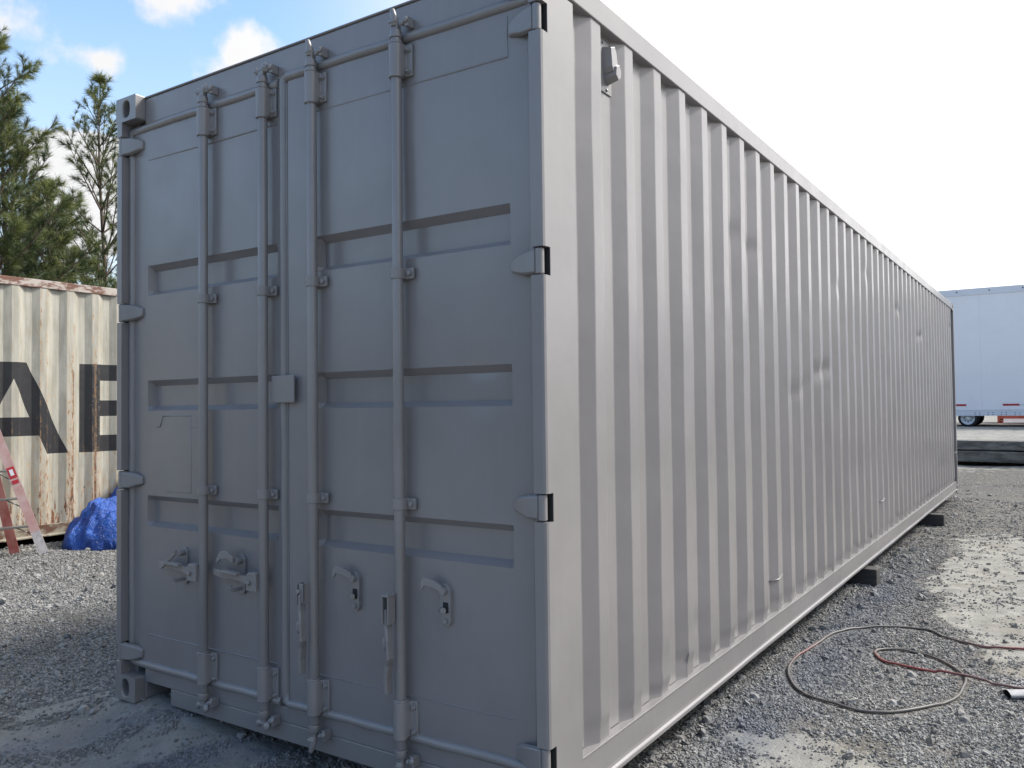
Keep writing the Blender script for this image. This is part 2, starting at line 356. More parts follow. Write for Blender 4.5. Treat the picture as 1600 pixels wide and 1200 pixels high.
for nm, fn in (('dirt', dirtmask), ('overspray_shade', overmask), ('whitespray', lambda x, y: max(math.exp(-(((x-3.72)/.22)**2+((y-2.95)/.10)**2)), .8*math.exp(-(((x-3.12)/.10)**2+((y-2.98)/.02)**2))))):
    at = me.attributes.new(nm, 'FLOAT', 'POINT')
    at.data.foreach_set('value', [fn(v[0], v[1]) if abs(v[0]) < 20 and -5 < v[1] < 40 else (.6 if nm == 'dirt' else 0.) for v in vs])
tag(link(bpy.data.objects.new('ground', me)), None, None, kind='structure')

hp = [(3.95, 3.66), (3.595, 3.624), (3.394, 3.597), (3.173, 3.696), (3.046, 3.832), (2.857, 3.794), (2.647, 3.629), (2.552, 3.414), (2.518, 3.18), (2.489, 2.968), (2.471, 2.754), (2.487, 2.56), (2.535, 2.388), (2.615, 2.212), (2.723, 2.091), (2.839, 2.037), (2.963, 2.013), (3.086, 2.059), (3.194, 2.176), (3.286, 2.355), (3.34, 2.528), (3.353, 2.707), (3.351, 2.857), (3.311, 2.994), (3.233, 3.124), (3.119, 3.244), (2.975, 3.264), (2.871, 3.194), (2.847, 3.109), (2.905, 2.996), (2.993, 2.931), (3.158, 2.907), (3.32, 2.895), (3.503, 2.883), (3.85, 2.87)]
red = [1, .9, .4, 0, 0, 0, 0, .0, .05, .45, .25, .0, 0, 0, 0, 0, 0, 0, 0, 0, 0, 0, 0, .05, .1, 0, 0, .0, .3, 1, .9, 1, .5, .3, .3]
def cr(P, n=8):
    out_ = []
    for i in range(len(P)-1):
        p0, p1, p2, p3 = [np.array(P[max(0, min(len(P)-1, i+k))]) for k in (-1, 0, 1, 2)]
        for j in range(n):
            t_ = j/n; out_.append(.5*((2*p1)+(-p0+p2)*t_+(2*p0-5*p1+4*p2-p3)*t_*t_+(-p0+3*p1-3*p2+p3)*t_**3))
    out_.append(np.array(P[-1])); return out_
hose_q = cr([(a, b, c) for (a, b), c in zip(hp, red)])
hosed = [[False]*101 for _ in range(76)]
for a, b, c in hose_q:
    for ii in (-1, 0, 1):
        for jj in (-1, 0, 1):
            u, v = int((a-2.4)/.02)+ii, int((b-1.9)/.02)+jj
            if 0 <= u < 76 and 0 <= v < 101: hosed[u][v] = True
# loose gravel lying on it: instanced stones (nobody could count them)
def scatter():
    pts, scl, rot, osp = [], [], [], []
    n = 0
    fx, fy = fw.x, fw.y; fl = math.hypot(fx, fy); fx /= fl; fy /= fl
    tries = 600000
    # sample in polar coords around the camera so that density falls with distance
    d = 2.9*np.exp(rng.random(tries)*math.log(16/2.9)); a = (rng.random(tries)-.5)*R(78)
    for dd, aa in zip(d, a):
        x = CAM.x+dd*(fx*math.cos(aa)+fy*math.sin(aa)); y = CAM.y+dd*(fy*math.cos(aa)-fx*math.sin(aa))
        if 0.25 < x < 2.3 and .35 < y < 12 : continue
        if x < -5.65 or y > 15.4: continue
        # keep what the container does not hide
        if x < 2.3 and y > .5:
            tt = (CAM.y)/(CAM.y-y)  # crossing y=0
            xc = CAM.x+(x-CAM.x)*tt
            if 0.1 < xc < 2.44: continue
        dm = dirtmask(x, y)
        if 2.4 < x < 3.9 and 1.9 < y < 3.9 and hosed[int((x-2.4)/.02)][int((y-1.9)/.02)]: continue
        dm = min(1, max(0, dm+.9*fbm(x*6, y*6, 3.)*(1 if .1 < dm else .3)))
        if rng.random() > .92*(1-dm)**1.6+.02: continue
        s = .0036+.0055*rng.random()**2.2
        if rng.random() < .012: s *= 2.2+1.2*rng.random()
        if dd > 7: s *= 1.25
        pts.append((x, y, ground_h(x, y)+s*.25)); scl.append((s*(.8+.6*rng.random()), s*(.8+.6*rng.random()), s*(.5+.35*rng.random())))
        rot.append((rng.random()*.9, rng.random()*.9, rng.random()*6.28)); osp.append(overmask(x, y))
    return pts, scl, rot, osp
pts, scl, rot, osp = scatter()
print('stones', len(pts))
me = bpy.data.meshes.new('gravel'); me.from_pydata(pts, [], [])
for nm, dat in (('scl', scl), ('rot', rot)):
    at = me.attributes.new(nm, 'FLOAT_VECTOR', 'POINT'); at.data.foreach_set('vector', np.array(dat).ravel())
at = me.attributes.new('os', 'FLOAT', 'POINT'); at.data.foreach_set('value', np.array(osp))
gv = link(bpy.data.objects.new('gravel', me)); tag(gv, 'loose grey crushed stone lying over the yard', 'gravel', kind='stuff')
g = bpy.data.node_groups.new('gravel_nodes', 'GeometryNodeTree')
g.interface.new_socket('Geometry', in_out='INPUT', socket_type='NodeSocketGeometry'); g.interface.new_socket('Geometry', in_out='OUTPUT', socket_type='NodeSocketGeometry')
gi = N(g, 'NodeGroupInput'); go = N(g, 'NodeGroupOutput')
ico = N(g, 'GeometryNodeMeshIcoSphere'); ico.inputs['Radius'].default_value = 1; ico.inputs['Subdivisions'].default_value = 2
sp = N(g, 'GeometryNodeSetPosition'); vn = N(g, 'ShaderNodeTexNoise'); vn.inputs['Scale'].default_value = 1.1; vn.inputs['Detail'].default_value = 1
vm = N(g, 'ShaderNodeVectorMath', operation='SUBTRACT'); vm.inputs[1].default_value = (.5, .5, .5); g.links.new(vn.outputs['Color'], vm.inputs[0])
vs2 = N(g, 'ShaderNodeVectorMath', operation='SCALE'); vs2.inputs['Scale'].default_value = 1.5; g.links.new(vm.outputs[0], vs2.inputs[0]); g.links.new(vs2.outputs[0], sp.inputs['Offset'])
g.links.new(ico.outputs[0], sp.inputs[0])
sm = N(g, 'GeometryNodeSetMaterial'); sm.inputs['Material'].default_value = MATS['stone']; g.links.new(sp.outputs[0], sm.inputs[0])
ip = N(g, 'GeometryNodeInstanceOnPoints')
g.links.new(gi.outputs[0], ip.inputs['Points']); g.links.new(sm.outputs[0], ip.inputs['Instance'])
for nm, sock in (('scl', 'Scale'), ('rot', 'Rotation')):
    na = N(g, 'GeometryNodeInputNamedAttribute', data_type='FLOAT_VECTOR'); na.inputs['Name'].default_value = nm
    if sock == 'Rotation':
        er = N(g, 'FunctionNodeEulerToRotation'); g.links.new(na.outputs[0], er.inputs[0]); g.links.new(er.outputs[0], ip.inputs[sock])
    else: g.links.new(na.outputs[0], ip.inputs[sock])
g.links.new(ip.outputs[0], go.inputs[0])
md = gv.modifiers.new('gravel', 'NODES'); md.node_group = g

# ------------------------------------------------------------------ container pieces
W, L, H = 2.438, 12.192, 2.896
def casting(mb, x0, x1, y0, y1, z0, z1, fronty=None, sidex=None, mi=0):
    """corner fitting with real oval holes; fronty / sidex = coordinate of the face that carries a hole"""
    def face(o, du, dv, su, sv, nrm, ru, rv):
        n = 24; o, du, dv, nrm = map(Vector, (o, du, dv, nrm))
        c = o+du*su/2+dv*sv/2; ov, rc = [], []
        for k in range(n):
            th = 2*math.pi*(k+.5)/n; a, b = math.cos(th), math.sin(th)
            ov.append(c+du*ru*(abs(a)**.8*(1 if a > 0 else -1))+dv*rv*(abs(b)**.8*(1 if b > 0 else -1)))
            q = max(abs(a)/(su/2), abs(b)/(sv/2)); rc.append(c+du*a/q+dv*b/q)
        # snap nearest outer points to the corners
        for sx in (-1, 1):
            for sy in (-1, 1):
                cc_ = c+du*su/2*sx+dv*sv/2*sy; i = min(range(n), key=lambda i: (rc[i]-cc_).length); rc[i] = cc_
        inn = [q-nrm*.038 for q in ov]
        vs = rc+ov+inn
        fs = [(i, (i+1) % n, n+(i+1) % n, n+i) for i in range(n)]+[(n+i, n+(i+1) % n, 2*n+(i+1) % n, 2*n+i) for i in range(n)]
        mb.faces([tuple(v) for v in vs], fs, mi)
        mb.faces([tuple(v) for v in inn], [tuple(range(n))], 1)
    dx, dy, dz = x1-x0, y1-y0, z1-z0
    v = [(x, y, z) for z in (z0, z1) for y in (y0, y1) for x in (x0, x1)]
    fl = {'z0': (0, 2, 3, 1), 'z1': (4, 5, 7, 6), 'y0': (0, 1, 5, 4), 'y1': (2, 6, 7, 3), 'x0': (0, 4, 6, 2), 'x1': (1, 3, 7, 5)}
    if fronty is not None: del fl['y0' if fronty == y0 else 'y1']
    if sidex is not None: del fl['x0' if sidex == x0 else 'x1']
    mb.faces(v, list(fl.values()), mi)
    if fronty is not None: face((x0, fronty, z0), (1, 0, 0), (0, 0, 1), dx, dz, (0, -1 if fronty == y0 else 1, 0), .029, .040)
    if sidex is not None: face((sidex, y0, z0), (0, 1, 0), (0, 0, 1), dy, dz, (-1 if sidex == x0 else 1, 0, 0), .040, .026)
def corr_profile(y0, y1, start, pitch, outer, slope, depth, rad=.0045):
    """list of (y, depth_inward) with rounded corners; first outer flat begins at `start`"""
    pts = [(y0, depth)]
    y = start
    inner = pitch-outer-2*slope
    while y+outer+slope < y1-.03:
        pts += [(y-slope, depth), (y, 0), (y+outer, 0), (y+outer+slope, depth)]; y += pitch
    pts.append((y1, depth))
    out = [pts[0]]
    for i in range(1, len(pts)-1):
        a, b, c = Vector(pts[i-1]), Vector(pts[i]), Vector(pts[i+1])
        if (b-a).length < 1e-4: continue
        ra = min(rad, (b-a).length*.4); rc = min(rad, (c-b).length*.4)
        p, q = b+(a-b).normalized()*ra, b+(c-b).normalized()*rc
        out += [tuple(p), tuple((p+q)/4+b/2), tuple(q)]
    out.append(pts[-1]); return out
def side_panel(parent, matname, xface, sgn, prof, z0, z1, dents=(), wob=0., rows=90, name='side_panel', crush=False, seed=0.):
    """xface = x of the outer flats, sgn=+1 faces +x"""
    zs = [z0+(z1-z0)*i/rows for i in range(rows+1)]
    def fn(i, z):
        y, d = prof[int(i)]
        dx = 0; dy = 0
        if wob:
            dx += wob*fbm(y*.8+seed, z*1.3, 3.)+wob*.35*fbm(y*3+seed, z*3.5, 8.)
            dy += wob*2.2*fbm(int(i/12)*7.3+seed, z*1.2, 11.)
        for (cy, cz, ry, rz, am, sh) in dents:
            if abs(y-cy) < ry*3:
                u = (y-cy)/ry; q = (z-cz-sh*(y-cy))/rz
                dx -= .6*am*math.exp(-u*u-q*q)
        if crush and d < .02:
            h_ = fbm(int(i/6)*3.1+seed, 0, 0)
            zc_ = z0+.07+.05*h_
            dx -= .010*sstep(zc_+.02, zc_-.02, z)*(.6+.8*abs(h_))
        return (xface+sgn*(dx-d), y+dy, z)
    vs, fs = grid_mesh(list(range(len(prof))), zs, fn)
    mb = MB(); mb.faces(vs, fs, 0, True)
    o = mb.build(name, matname, parent, smooth_ang=40)
    wn = o.modifiers.new('wn', 'WEIGHTED_NORMAL'); wn.keep_sharp = True; wn.weight = 80
    return o
def container_body(root, mats, front_posts=True, dents=(), wob=.004, pitch=.278, crush=True, rows=90, left=True):
    P, RAIL, SILL, CAST = mats
    outer, slope = .072*pitch/.278, .068*pitch/.278
    for cxs in (0, 1):
        for cys in (0, 1):
            for czs in (0, 1):
                mb = MB(); x0 = 0 if cxs == 0 else W-.162; y0 = 0 if cys == 0 else L-.178; z0 = 0 if czs == 0 else H-.118
                casting(mb, x0, x0+.162, y0, y0+.178, z0, z0+.118, fronty=y0 if cys == 0 else y0+.178, sidex=x0 if cxs == 0 else x0+.162)
                mb.build('corner_casting', [CAST, 'dark_gap'], root, bevel=.006)
    for s in (0, 1):
        X = (lambda x: x) if s else (lambda x: W-x)
        # top rail, bottom rail
        mb = MB(); xa, xb = sorted((X(W-.060), X(W-.002))); mb.box(xa, xb, .178, L-.178, 2.794, 2.884)
        mb.build('top_rail', RAIL, root, bevel=.004)
        mb = MB()
        poly = [(2.395, .168), (2.436, .168), (2.4335, .158), (2.4325, .070), (2.4345, .060), (2.443, .052), (2.443, .036), (2.395, .030)]
        poly = [(X(a), b) for a, b in poly]
        n = 60; ys = [.22+(L-.40)*i/n for i in range(n+1)]
        vs = [(px+.0018*fbm(y*1.4, pz*8, 2.+s), y, pz+.0025*fbm(y*1.1, pz*5, 7.+s)) for y in ys for px, pz in poly]
        k = len(poly); fs = [(i*k+j, i*k+(j+1) % k, (i+1)*k+(j+1) % k, (i+1)*k+j) for i in range(n) for j in range(k)]+[tuple(range(k)), tuple(range(n*k, n*k+k))]
        mb.faces(vs, fs); mb.build('bottom_rail', SILL, root, bevel=.003)
        prof = corr_profile(.216, L-.06, .372*pitch/.278 if pitch == .278 else .304+slope, pitch, outer, slope, .036)
        side_panel(root, P, X(W-.009), 1 if s else -1, prof, .166, 2.796, dents if s else (), wob, rows, crush=crush, seed=3.*s)
    # far end
    mb = MB(); mb.box(.05, W-.05, L-.05, L-.02, .15, 2.78); mb.build('end_panel', P, root)
    for s in (0, 1):
        X = (lambda x: x) if s else (lambda x: W-x)
        xa, xb = sorted((X(W-.08), X(W-.001))); mb = MB(); mb.box(xa, xb, L-.075, L-.002, .118, H-.118); mb.build('rear_post', P, root, bevel=.006)
    mb = MB()
    ys = [.06+(L-.12)*i/88 for i in range(89)]
    vs = [(x, y, 2.872+(.0 if i % 2 else -.014)) for i, y in enumerate(ys) for x in (.05, W-.05)]
    mb.faces(vs, [(2*i, 2*i+1, 2*i+3, 2*i+2) for i in range(88)]); mb.build('roof_panel', P, root)
    mb = MB(); mb.box(.06, W-.06, .10, L-.05, .12, .15)
    for i in range(38):
        y = .38+i*.31; mb.box(.06, W-.06, y, y+.045, .012, .118)
    mb.build('underframe', 'dark_steel', root)
dents = [(1.95, 2.28, .07, .06, .012, 0), (2.216, 2.237, .08, .05, .014, 0), (3.02, 1.437, .09, .05, .013, .15), (3.27, 1.48, .10, .045, .015, .3), (3.71, 1.597, .12, .05, .016, .3), (3.9, 1.62, .10, .05, .012, .1),
         (4.3, 2.25, .08, .06, .009, 0), (5.44, 2.5, .1, .06, .012, 0), (7.1, 2.33, .14, .05, .016, 0), (8.58, 2.16, .2, .04, .020, .1), (11.7, 2.5, .1, .04, .012, 0), (2.04, .33, .06, .10, .010, 0),
         (1.35, .36, .06, .06, .014, 0), (.95, .30, .05, .06, .010, 0), (2.83, 2.04, .06, .12, .006, 0), (6.2, 1.0, .3, .2, .006, 0), (4.8, .9, .25, .3, .006, 0), (.40, 2.45, .035, .22, .008, 0), (5.1, 1.9, .4, .3, .006, 0), (.43, .95, .03, .08, .006, 0)]
root = empty('shipping_container', (0, 0, 0), 'large freshly painted grey shipping container with its locking bar doors facing the camera', 'shipping container')
container_body(root, ('grey_paint', 'grey_paint', 'grey_paint', 'grey_hardware'), dents=dents, wob=.0016, rows=130)
HZ = [(.175, .27), (.995, 1.088), (1.802, 1.896), (2.612, 2.71)]
# front corner posts with notches for the hinge barrels
for s in (0, 1):
    X = (lambda x: x) if s else (lambda x: W-x)
    mb = MB()
    full = [(2.390, 0.0), (2.426, 0.0), (2.4345, .0035), (2.438, .012), (2.438, .217), (2.36, .217), (2.36, .072), (2.390, .072)]
    notch = [(2.390, .043), (2.438, .043), (2.438, .217), (2.36, .217), (2.36, .072), (2.390, .072)]
    full = [(X(a), b) for a, b in full]; notch = [(X(a), b) for a, b in notch]
    z = .1185; front = [(X(a), b) for a, b in [(2.390, 0.0), (2.426, 0.0), (2.4345, .0035), (2.438, .012), (2.438, .043), (2.390, .043)]]
    mb.prism(notch, 2, z, H-.1185)
    for za, zb in HZ+[(H-.1185, None)]:
        mb.prism(front, 2, z, za)
        if zb is None: break
        z = zb
        xs_ = sorted((X(2.392), X(2.4365))); mb.box(xs_[0], xs_[1], .0405, .0425, za+.001, zb-.001, 1)
    mb.build('corner_post', ['grey_paint', 'dark_gap'], root)
# header and sill
mb = MB()
mb.box(.1625, W-.1625, .052, .16, 2.760, 2.884)
mb.box(.1625, W-.1625, .045, .20, 2.8845, 2.893)
hd = mb.build('door_header', 'grey_paint', root, bevel=.004)
mb = MB()   # sill with a fork / pocket opening near each foot
mb.box(.1625, W-.1625, .052, .17, .088, .152)
mb.box(.362, W-.362, .052, .17, .012, .0875)
mb.box(.1625, .170, .053, .17, .012, .0875); mb.box(W-.170, W-.1625, .053, .17, .012, .0875)
si = mb.build('door_sill', 'grey_paint', root, bevel=.004)

# ---- doors
def door(x0, x1, bx0, bx1, sl):
    d = .0
    bands = [(2.068, 1.925), (1.518, 1.374), (.972, .826)]
    xs = sorted(set([x0, x1, bx0, bx0+.016, bx1-.016, bx1]+[round(x0+(x1-x0)*i/26, 4) for i in range(27)]))
    zs = {.176, 2.742}
    for a, b in bands:
        for q in (a, a-.026, a-.030, b, b+.022, b+.026): zs.add(round(q, 4))
    zs |= set(round(.176+(2.742-.176)*i/60, 4) for i in range(61)); zs = sorted(zs)
    def depth(x, z):
        for a, b in bands:
            if b < z < a:
                dz = min((a-z)/.026, (z-b)/.022, 1); dx = min(max(0, (x-bx0)/.016), max(0, (bx1-x)/.016), 1)
                return .036*max(0, min(dz, dx))
        return 0
    def fn(x, z):
        q = .0035*fbm(x*1.1+sl*5, z*1.1, 2.)+.0012*fbm(x*3.5, z*3.5, 4.)
        ed = min(1, (x-x0)/.1, (x1-x)/.1, (z-.176)/.1, (2.742-z)/.1)
        if sl: q += .010*math.exp(-((x-2.14)/.06)**2-((z-1.515)/.03)**2)+.008*math.exp(-((x-2.14)/.08)**2-((z-1.375)/.03)**2)
        return (x, .05+depth(x, z)+q*max(0, ed), z)
    mb = MB(); vs, fs = grid_mesh(xs, zs, fn); mb.faces(vs, fs, 0)
    nx, nz_ = len(xs), len(zs)
    loop = [i for i in range(nx)]+[j*nx+nx-1 for j in range(1, nz_)]+[(nz_-1)*nx+i for i in range(nx-2, -1, -1)]+[j*nx for j in range(nz_-2, 0, -1)]
    lv = [vs[i] for i in loop]; n = len(lv)
    mb.faces(lv+[(p[0], .105, p[2]) for p in lv], [(i, (i+1) % n, n+(i+1) % n, n+i) for i in range(n)])
    # raised weld beads
    def bead(p, q):
        mb.tube([p, ((p[0]+q[0])/2+random.uniform(-.002, .002), p[1], (p[2]+q[2])/2+random.uniform(-.002, .002)), q], .0035, 6)
    bead((bx0+.004, .0505, 2.578), (bx1-.004, .0505, 2.574)); bead((bx0+.004, .0505, .317), (bx1-.004, .0505, .320))
    if sl: bead((bx1-.004, .0505, 2.572), (bx1-.004, .0505, 2.715))
    o = mb.build('door', 'grey_paint', root, smooth_ang=24)
    return o
dl = door(.078, 1.128, .186, 1.106, 0); dr = door(1.170, 2.358, 1.335, 2.277, 1)
def gasket(parent, pts):
    mb = MB(); mb.tube(pts, .0205, 8); mb.build('door_gasket', 'grey_hardware', parent)
def wav(a, b, n, amp=.0015):
    a, b = Vector(a), Vector(b)
    return [tuple(a+(b-a)*i/n+Vector([random.uniform(-amp, amp) for _ in range(3)])) for i in range(n+1)]
gy_ = .054
gasket(dl, wav((1.12, gy_, 2.742), (.062, gy_, 2.738), 14)[:-1]+[(.062, gy_, 2.738)]+wav((.062, gy_, 2.70), (.062, gy_, .20), 20)+[(.063, gy_, .176)]+wav((.10, gy_, .172), (1.12, gy_, .170), 14))
gasket(dr, wav((2.376, gy_, .172), (1.17, gy_, .170), 14)+[(1.147, gy_, .178)]+wav((1.146, gy_, .22), (1.142, gy_, 2.74), 20)+[(1.147, gy_, 2.757)]+wav((1.17, gy_, 2.760), (2.376, gy_, 2.752), 14)+wav((2.376, gy_, 2.70), (2.376, gy_, .20), 16))
# astragal strip between the doors
mb = MB()
mb.prism([(1.129, .056), (1.131, .0485), (1.166, .0475), (1.169, .056)], 2, .20, 2.735); mb.build('door_strip', 'grey_paint', dr, bevel=.002)
mb = MB(); mb.box(1.092, 1.228, .024, .034, 1.399, 1.512); mb.box(1.16, 1.21, .034, .052, 1.41, 1.50); mb.build('cover_plate', 'grey_paint', dr, bevel=.004)
# left placard outline
mb = MB()
for a, b in (((.305, 1.348), (.521, 1.348)), ((.521, 1.348), (.521, 1.0)), ((.521, .998), (.335, .996)), ((.285, 1.30), (.305, 1.348)), ((.521, 1.296), (.60, 1.296)), ((.262, 1.297), (.285, 1.300))):
    mb.tube([(a[0], .0505, a[1]), ((a[0]+b[0])/2+.002, .0505, (a[1]+b[1])/2), (b[0], .0505, b[1])], .003, 6)
mb.build('placard_outline', 'grey_paint', dl)
# hinges
def hinge(s, z0, z1, k, par):
    X = (lambda x: x) if s else (lambda x: W-x)
    mb = MB(); za, zb = z0+.004, z1-.004; zm = (za+zb)/2
    mb.tube([(X(2.413), .0165, za), (X(2.413), .0165, zb)], .0155, 14)
    # blade: thick strap from barrel to the door face, tapering
    t_ = .022 if k % 2 else .012
    e = [(2.400, za+.006, zb-.004), (2.35, za+.008, zb-.010), (2.31, za+.012+t_*.4, zb-.018), (2.282, za+.026, zb-.030)]
    f = [(.003, .020), (.012, .030), (.027, .048), (.040, .052)]
    vs = []
    for (x, a, b), (ya, yb) in zip(e, f): vs += [(X(x), ya, a), (X(x), ya, b), (X(x), yb, b+.006), (X(x), yb, a-.006)]
    fs = []
    for i in range(3):
        q = i*4; fs += [(q, q+1, q+5, q+4), (q+1, q+2, q+6, q+5), (q+2, q+3, q+7, q+6), (q+3, q, q+4, q+7)]
    fs += [(0, 1, 2, 3), (12, 13, 14, 15)]
    mb.faces(vs, fs)
    mb.build('hinge', 'grey_hardware', par, bevel=.004, smooth_ang=35)
for s, par in ((0, dl), (1, dr)):
    for k, (a, b) in enumerate(HZ): hinge(s, a, b, k, par)
# locking bars and their ironwork
BY, BR = .013, .0205
bars = [(.658, dl), (1.055, dl), (1.349, dr), (1.799, dr)]
for bi, (bx, par) in enumerate(bars):
    mb = MB()
    mb.tube([(bx, BY, .135), (bx+.001, BY, 1.4), (bx+.001, BY, 2.745)], BR, 18)
    # cam ends
    for z, sg in ((2.745, 1), (.135, -1)):
        mb.tube([(bx, BY, z), (bx, BY, z+sg*.03)], [.024, .022], 14)
        yy = BY
        mb.box(bx-.016, bx+.016, yy-.012, yy+.012, *sorted((z+sg*.03, z+sg*.05)))
        if bi < 2:
            mb.blob((bx-.028, yy-.006, z+sg*.058), (.015, .012, .018), 1, jit=.15); mb.blob((bx+.022, yy-.004, z+sg*.066), (.018, .013, .022), 1, jit=.15)
            mb.tube([(bx-.028, yy-.005, z+sg*.05), (bx+.035, yy+.004, z+sg*.055)], .012, 8)
        else:
            mb.tube([(bx, yy-.004, z+sg*.045), (bx+.003, yy-.010, z+sg*.075), (bx-.001, yy-.018, z+sg*.105)], [.017, .014, .009], 10)
            mb.blob((bx-.002, yy-.016, z+sg*.06), (.02, .010, .012), 1, jit=.15)
    mb.build('locking_bar', 'grey_hardware', par, bevel=.002)
    for z0, z1, top in ((2.592, 2.728, 1), (.168, .312, 0)):
        mb = MB()
        # sleeve wrapped round the bar, flange to the right with two bolts
        sec = []
        for k in range(13):
            th = math.pi*(.93+k/12*1.07); sec.append((bx+.0275*math.cos(th), BY+.027*math.sin(th)))
        sec += [(bx+.030, .036), (bx+.056, .038), (bx+.056, .050), (bx-.0275, .050)]
        mb.prism(sec, 2, z0+.012, z1-.006)
        for zz in ((z0+.004, z0+.016), (z1-.006, z1+.002)): mb.tube([(bx, BY, zz[0]), (bx, BY, zz[1])], .0275, 16)
        for zz in (z0+.028, z1-.028):
            mb.tube([(bx+.042, .040, zz), (bx+.042, .029, zz)], .010, 8); mb.tube([(bx+.042, .030, zz), (bx+.042, .023, zz)], .006, 8)
        mb.build('bar_guide', 'grey_hardware', par, bevel=.002, smooth_ang=35)
    for zc_ in (1.868+(.012 if bi == 2 else 0), 1.021):
        mb = MB(); sec = []
        for k in range(11):
            th = math.pi*(.95+k/10*1.05); sec.append((bx+.0255*math.cos(th), BY+.0245*math.sin(th)))
        sec += [(bx+.026, .032), (bx+.058, .034), (bx+.058, .044), (bx+.030, .050), (bx-.0255, .050)]
        mb.prism(sec, 2, zc_-.020, zc_+.020)
        mb.tube([(bx+.042, .036, zc_), (bx+.042, .022, zc_)], .0105, 6); mb.blob((bx-.017, BY-.0195, zc_-.002), (.003, .003, .004), 1)
        mb.build('bar_clip', 'grey_hardware', par, bevel=.002, smooth_ang=35)
    # cam keepers welded on header and sill
    for zk, pp in ((2.800, hd), (.098, si)):
        mb = MB(); zk_ = zk
        mb.box(bx+.024, bx+.056, .026, .052, zk_-.006, zk_+.014); mb.box(bx+.042, bx+.058, .012, .052, zk_-.020, zk_+.018)
        mb.blob((bx+.050, .012, zk_+.002), (.014, .012, .015), 1, jit=.12); mb.blob((bx+.032, .018, zk_-.004), (.012, .016, .012), 1, jit=.12)
        mb.build('cam_keeper', 'grey_hardware', pp, bevel=.003)
def flat_bar(mb, pts, wd, th, up=(0, 0, 1)):
    """bar following pts, width wd(list) along `up`, thickness th along y"""
    upv = Vector(up); vs = []
    for p, w_ in zip(pts, wd):
        p = Vector(p)
        for a, b in ((-1, -1), (1, -1), (1, 1), (-1, 1)): vs.append(tuple(p+upv*(w_/2*a)+Vector((0, th/2*b, 0))))
    n = len(pts); fs = [(i*4+j, i*4+(j+1) % 4, i*4+4+(j+1) % 4, i*4+4+j) for i in range(n-1) for j in range(4)]+[(0, 1, 2, 3), ((n-1)*4, (n-1)*4+1, (n-1)*4+2, (n-1)*4+3)]
    mb.faces(vs, fs)
# closed handles on the left door
for bx, xe in ((.658, .335), (1.055, .735)):
    mb = MB()
    mb.box(bx-.072, bx-.010, -.020, -.010, .622, .690); mb.box(bx-.060, bx-.012, -.021, .010, .684, .698)
    mb.tube([(bx-.050, -.022, .655), (bx-.050, -.032, .655)], .009, 10)
    flat_bar(mb, [(bx-.06, -.012, .660), (bx-.12, -.006, .666), (bx-.19, -.014, .670), (bx-.255, .000, .668), (xe, .012, .672)], [.034, .028, .024, .034, .026], .010)
    flat_bar(mb, [(bx-.12, -.020, .685), (bx-.19, -.030, .690), (bx-.25, -.016, .684)], [.012, .014, .010], .024)
    mb.build('door_handle', 'grey_hardware', dl, bevel=.002)
    mb = MB(); kx = bx-.175
    mb.prism([(kx-.019, .585), (kx+.016, .585), (kx+.024, .60), (kx+.024, .735), (kx+.010, .752), (kx-.010, .752), (kx-.022, .738), (kx-.022, .60)], 1, .038, .052)
    mb.tube([(kx+.002, .045, .728), (kx+.002, .006, .728)], .014, 10); mb.tube([(kx+.004, .042, .612), (kx-.004, .0, .606), (kx-.012, -.012, .622)], .008, 8)
    if bx < 1: flat_bar(mb, [(kx, -.002, .735), (kx-.02, -.034, .700), (kx-.045, -.040, .676), (kx-.075, -.036, .664)], [.022, .026, .024, .012], .012)
    else: flat_bar(mb, [(kx, -.002, .735), (kx-.05, .004, .752), (kx-.085, .000, .748), (kx-.105, -.004, .724)], [.026, .032, .034, .022], .010)
    mb.build('handle_keeper', 'grey_hardware', dl, bevel=.002)
# open handles hanging down on the right door
for hi, bx in enumerate((1.349, 1.799)):
    mb = MB(); xh = bx-.034+(.006 if hi else 0)
    if hi == 0:
        mb.box(bx-.044, bx-.039, -.036, .0, .605, .690); mb.box(bx-.008, bx-.002, -.036, .0, .612, .690); mb.box(bx-.030, bx-.002, -.036, -.031, .615, .690); mb.tube([(bx-.03, -.034, .658), (bx-.03, -.046, .658)], .010, 10)
    else:
        mb.box(bx-.036, bx-.030, -.050, -.01, .592, .690); mb.box(bx-.008, bx-.002, -.050, -.01, .592, .690); mb.box(bx-.036, bx-.002, -.050, -.01, .690, .700); 
    px = bx-.022
    flat_bar(mb, [(px, -.028, .645), (px-.002, -.026, .585), (px+.012, -.036, .535), (px+.016, -.036, .470), (px-.004, -.022, .440), (px-.014, -.018, .39), (px-.012, -.016, .335)], [.010, .015, .011, .011, .017, .017, .013], .030, (1, 0, 0))
    mb.blob((px-.008, -.040, .52), (.012, .006, .030), 1, jit=.1)
    mb.build('door_handle', 'grey_hardware', dr, bevel=.002)
    mb = MB(); kx = (1.552, 1.992)[hi]
    mb.prism([(kx-.022, .614), (kx-.010, .600), (kx+.012, .600), (kx+.022, .612), (kx+.022, .724), (kx+.008, .744), (kx-.018, .744), (kx-.024, .73)], 1, .034, .052)
    mb.tube([(kx-.004, .036, .722), (kx-.004, .018, .722)], .014, 10); mb.tube([(kx+.002, .036, .616), (kx+.002, .024, .616)], .009, 8)
    mb.box(kx-.010, kx+.014, .0325, .0345, .645, .682, 1); mb.tube([(kx-.016, .030, .655), (kx+.008, .012, .657)], .011, 8)
    flat_bar(mb, [(kx-.004, .022, .730), (kx-.045, .016, .748), (kx-.075, .010, .752), (kx-.085, .006, .735)], [.022, .026, .030, .034], .010)
    mb.build('handle_keeper', ['grey_hardware', 'dark_gap'], dr, bevel=.002)
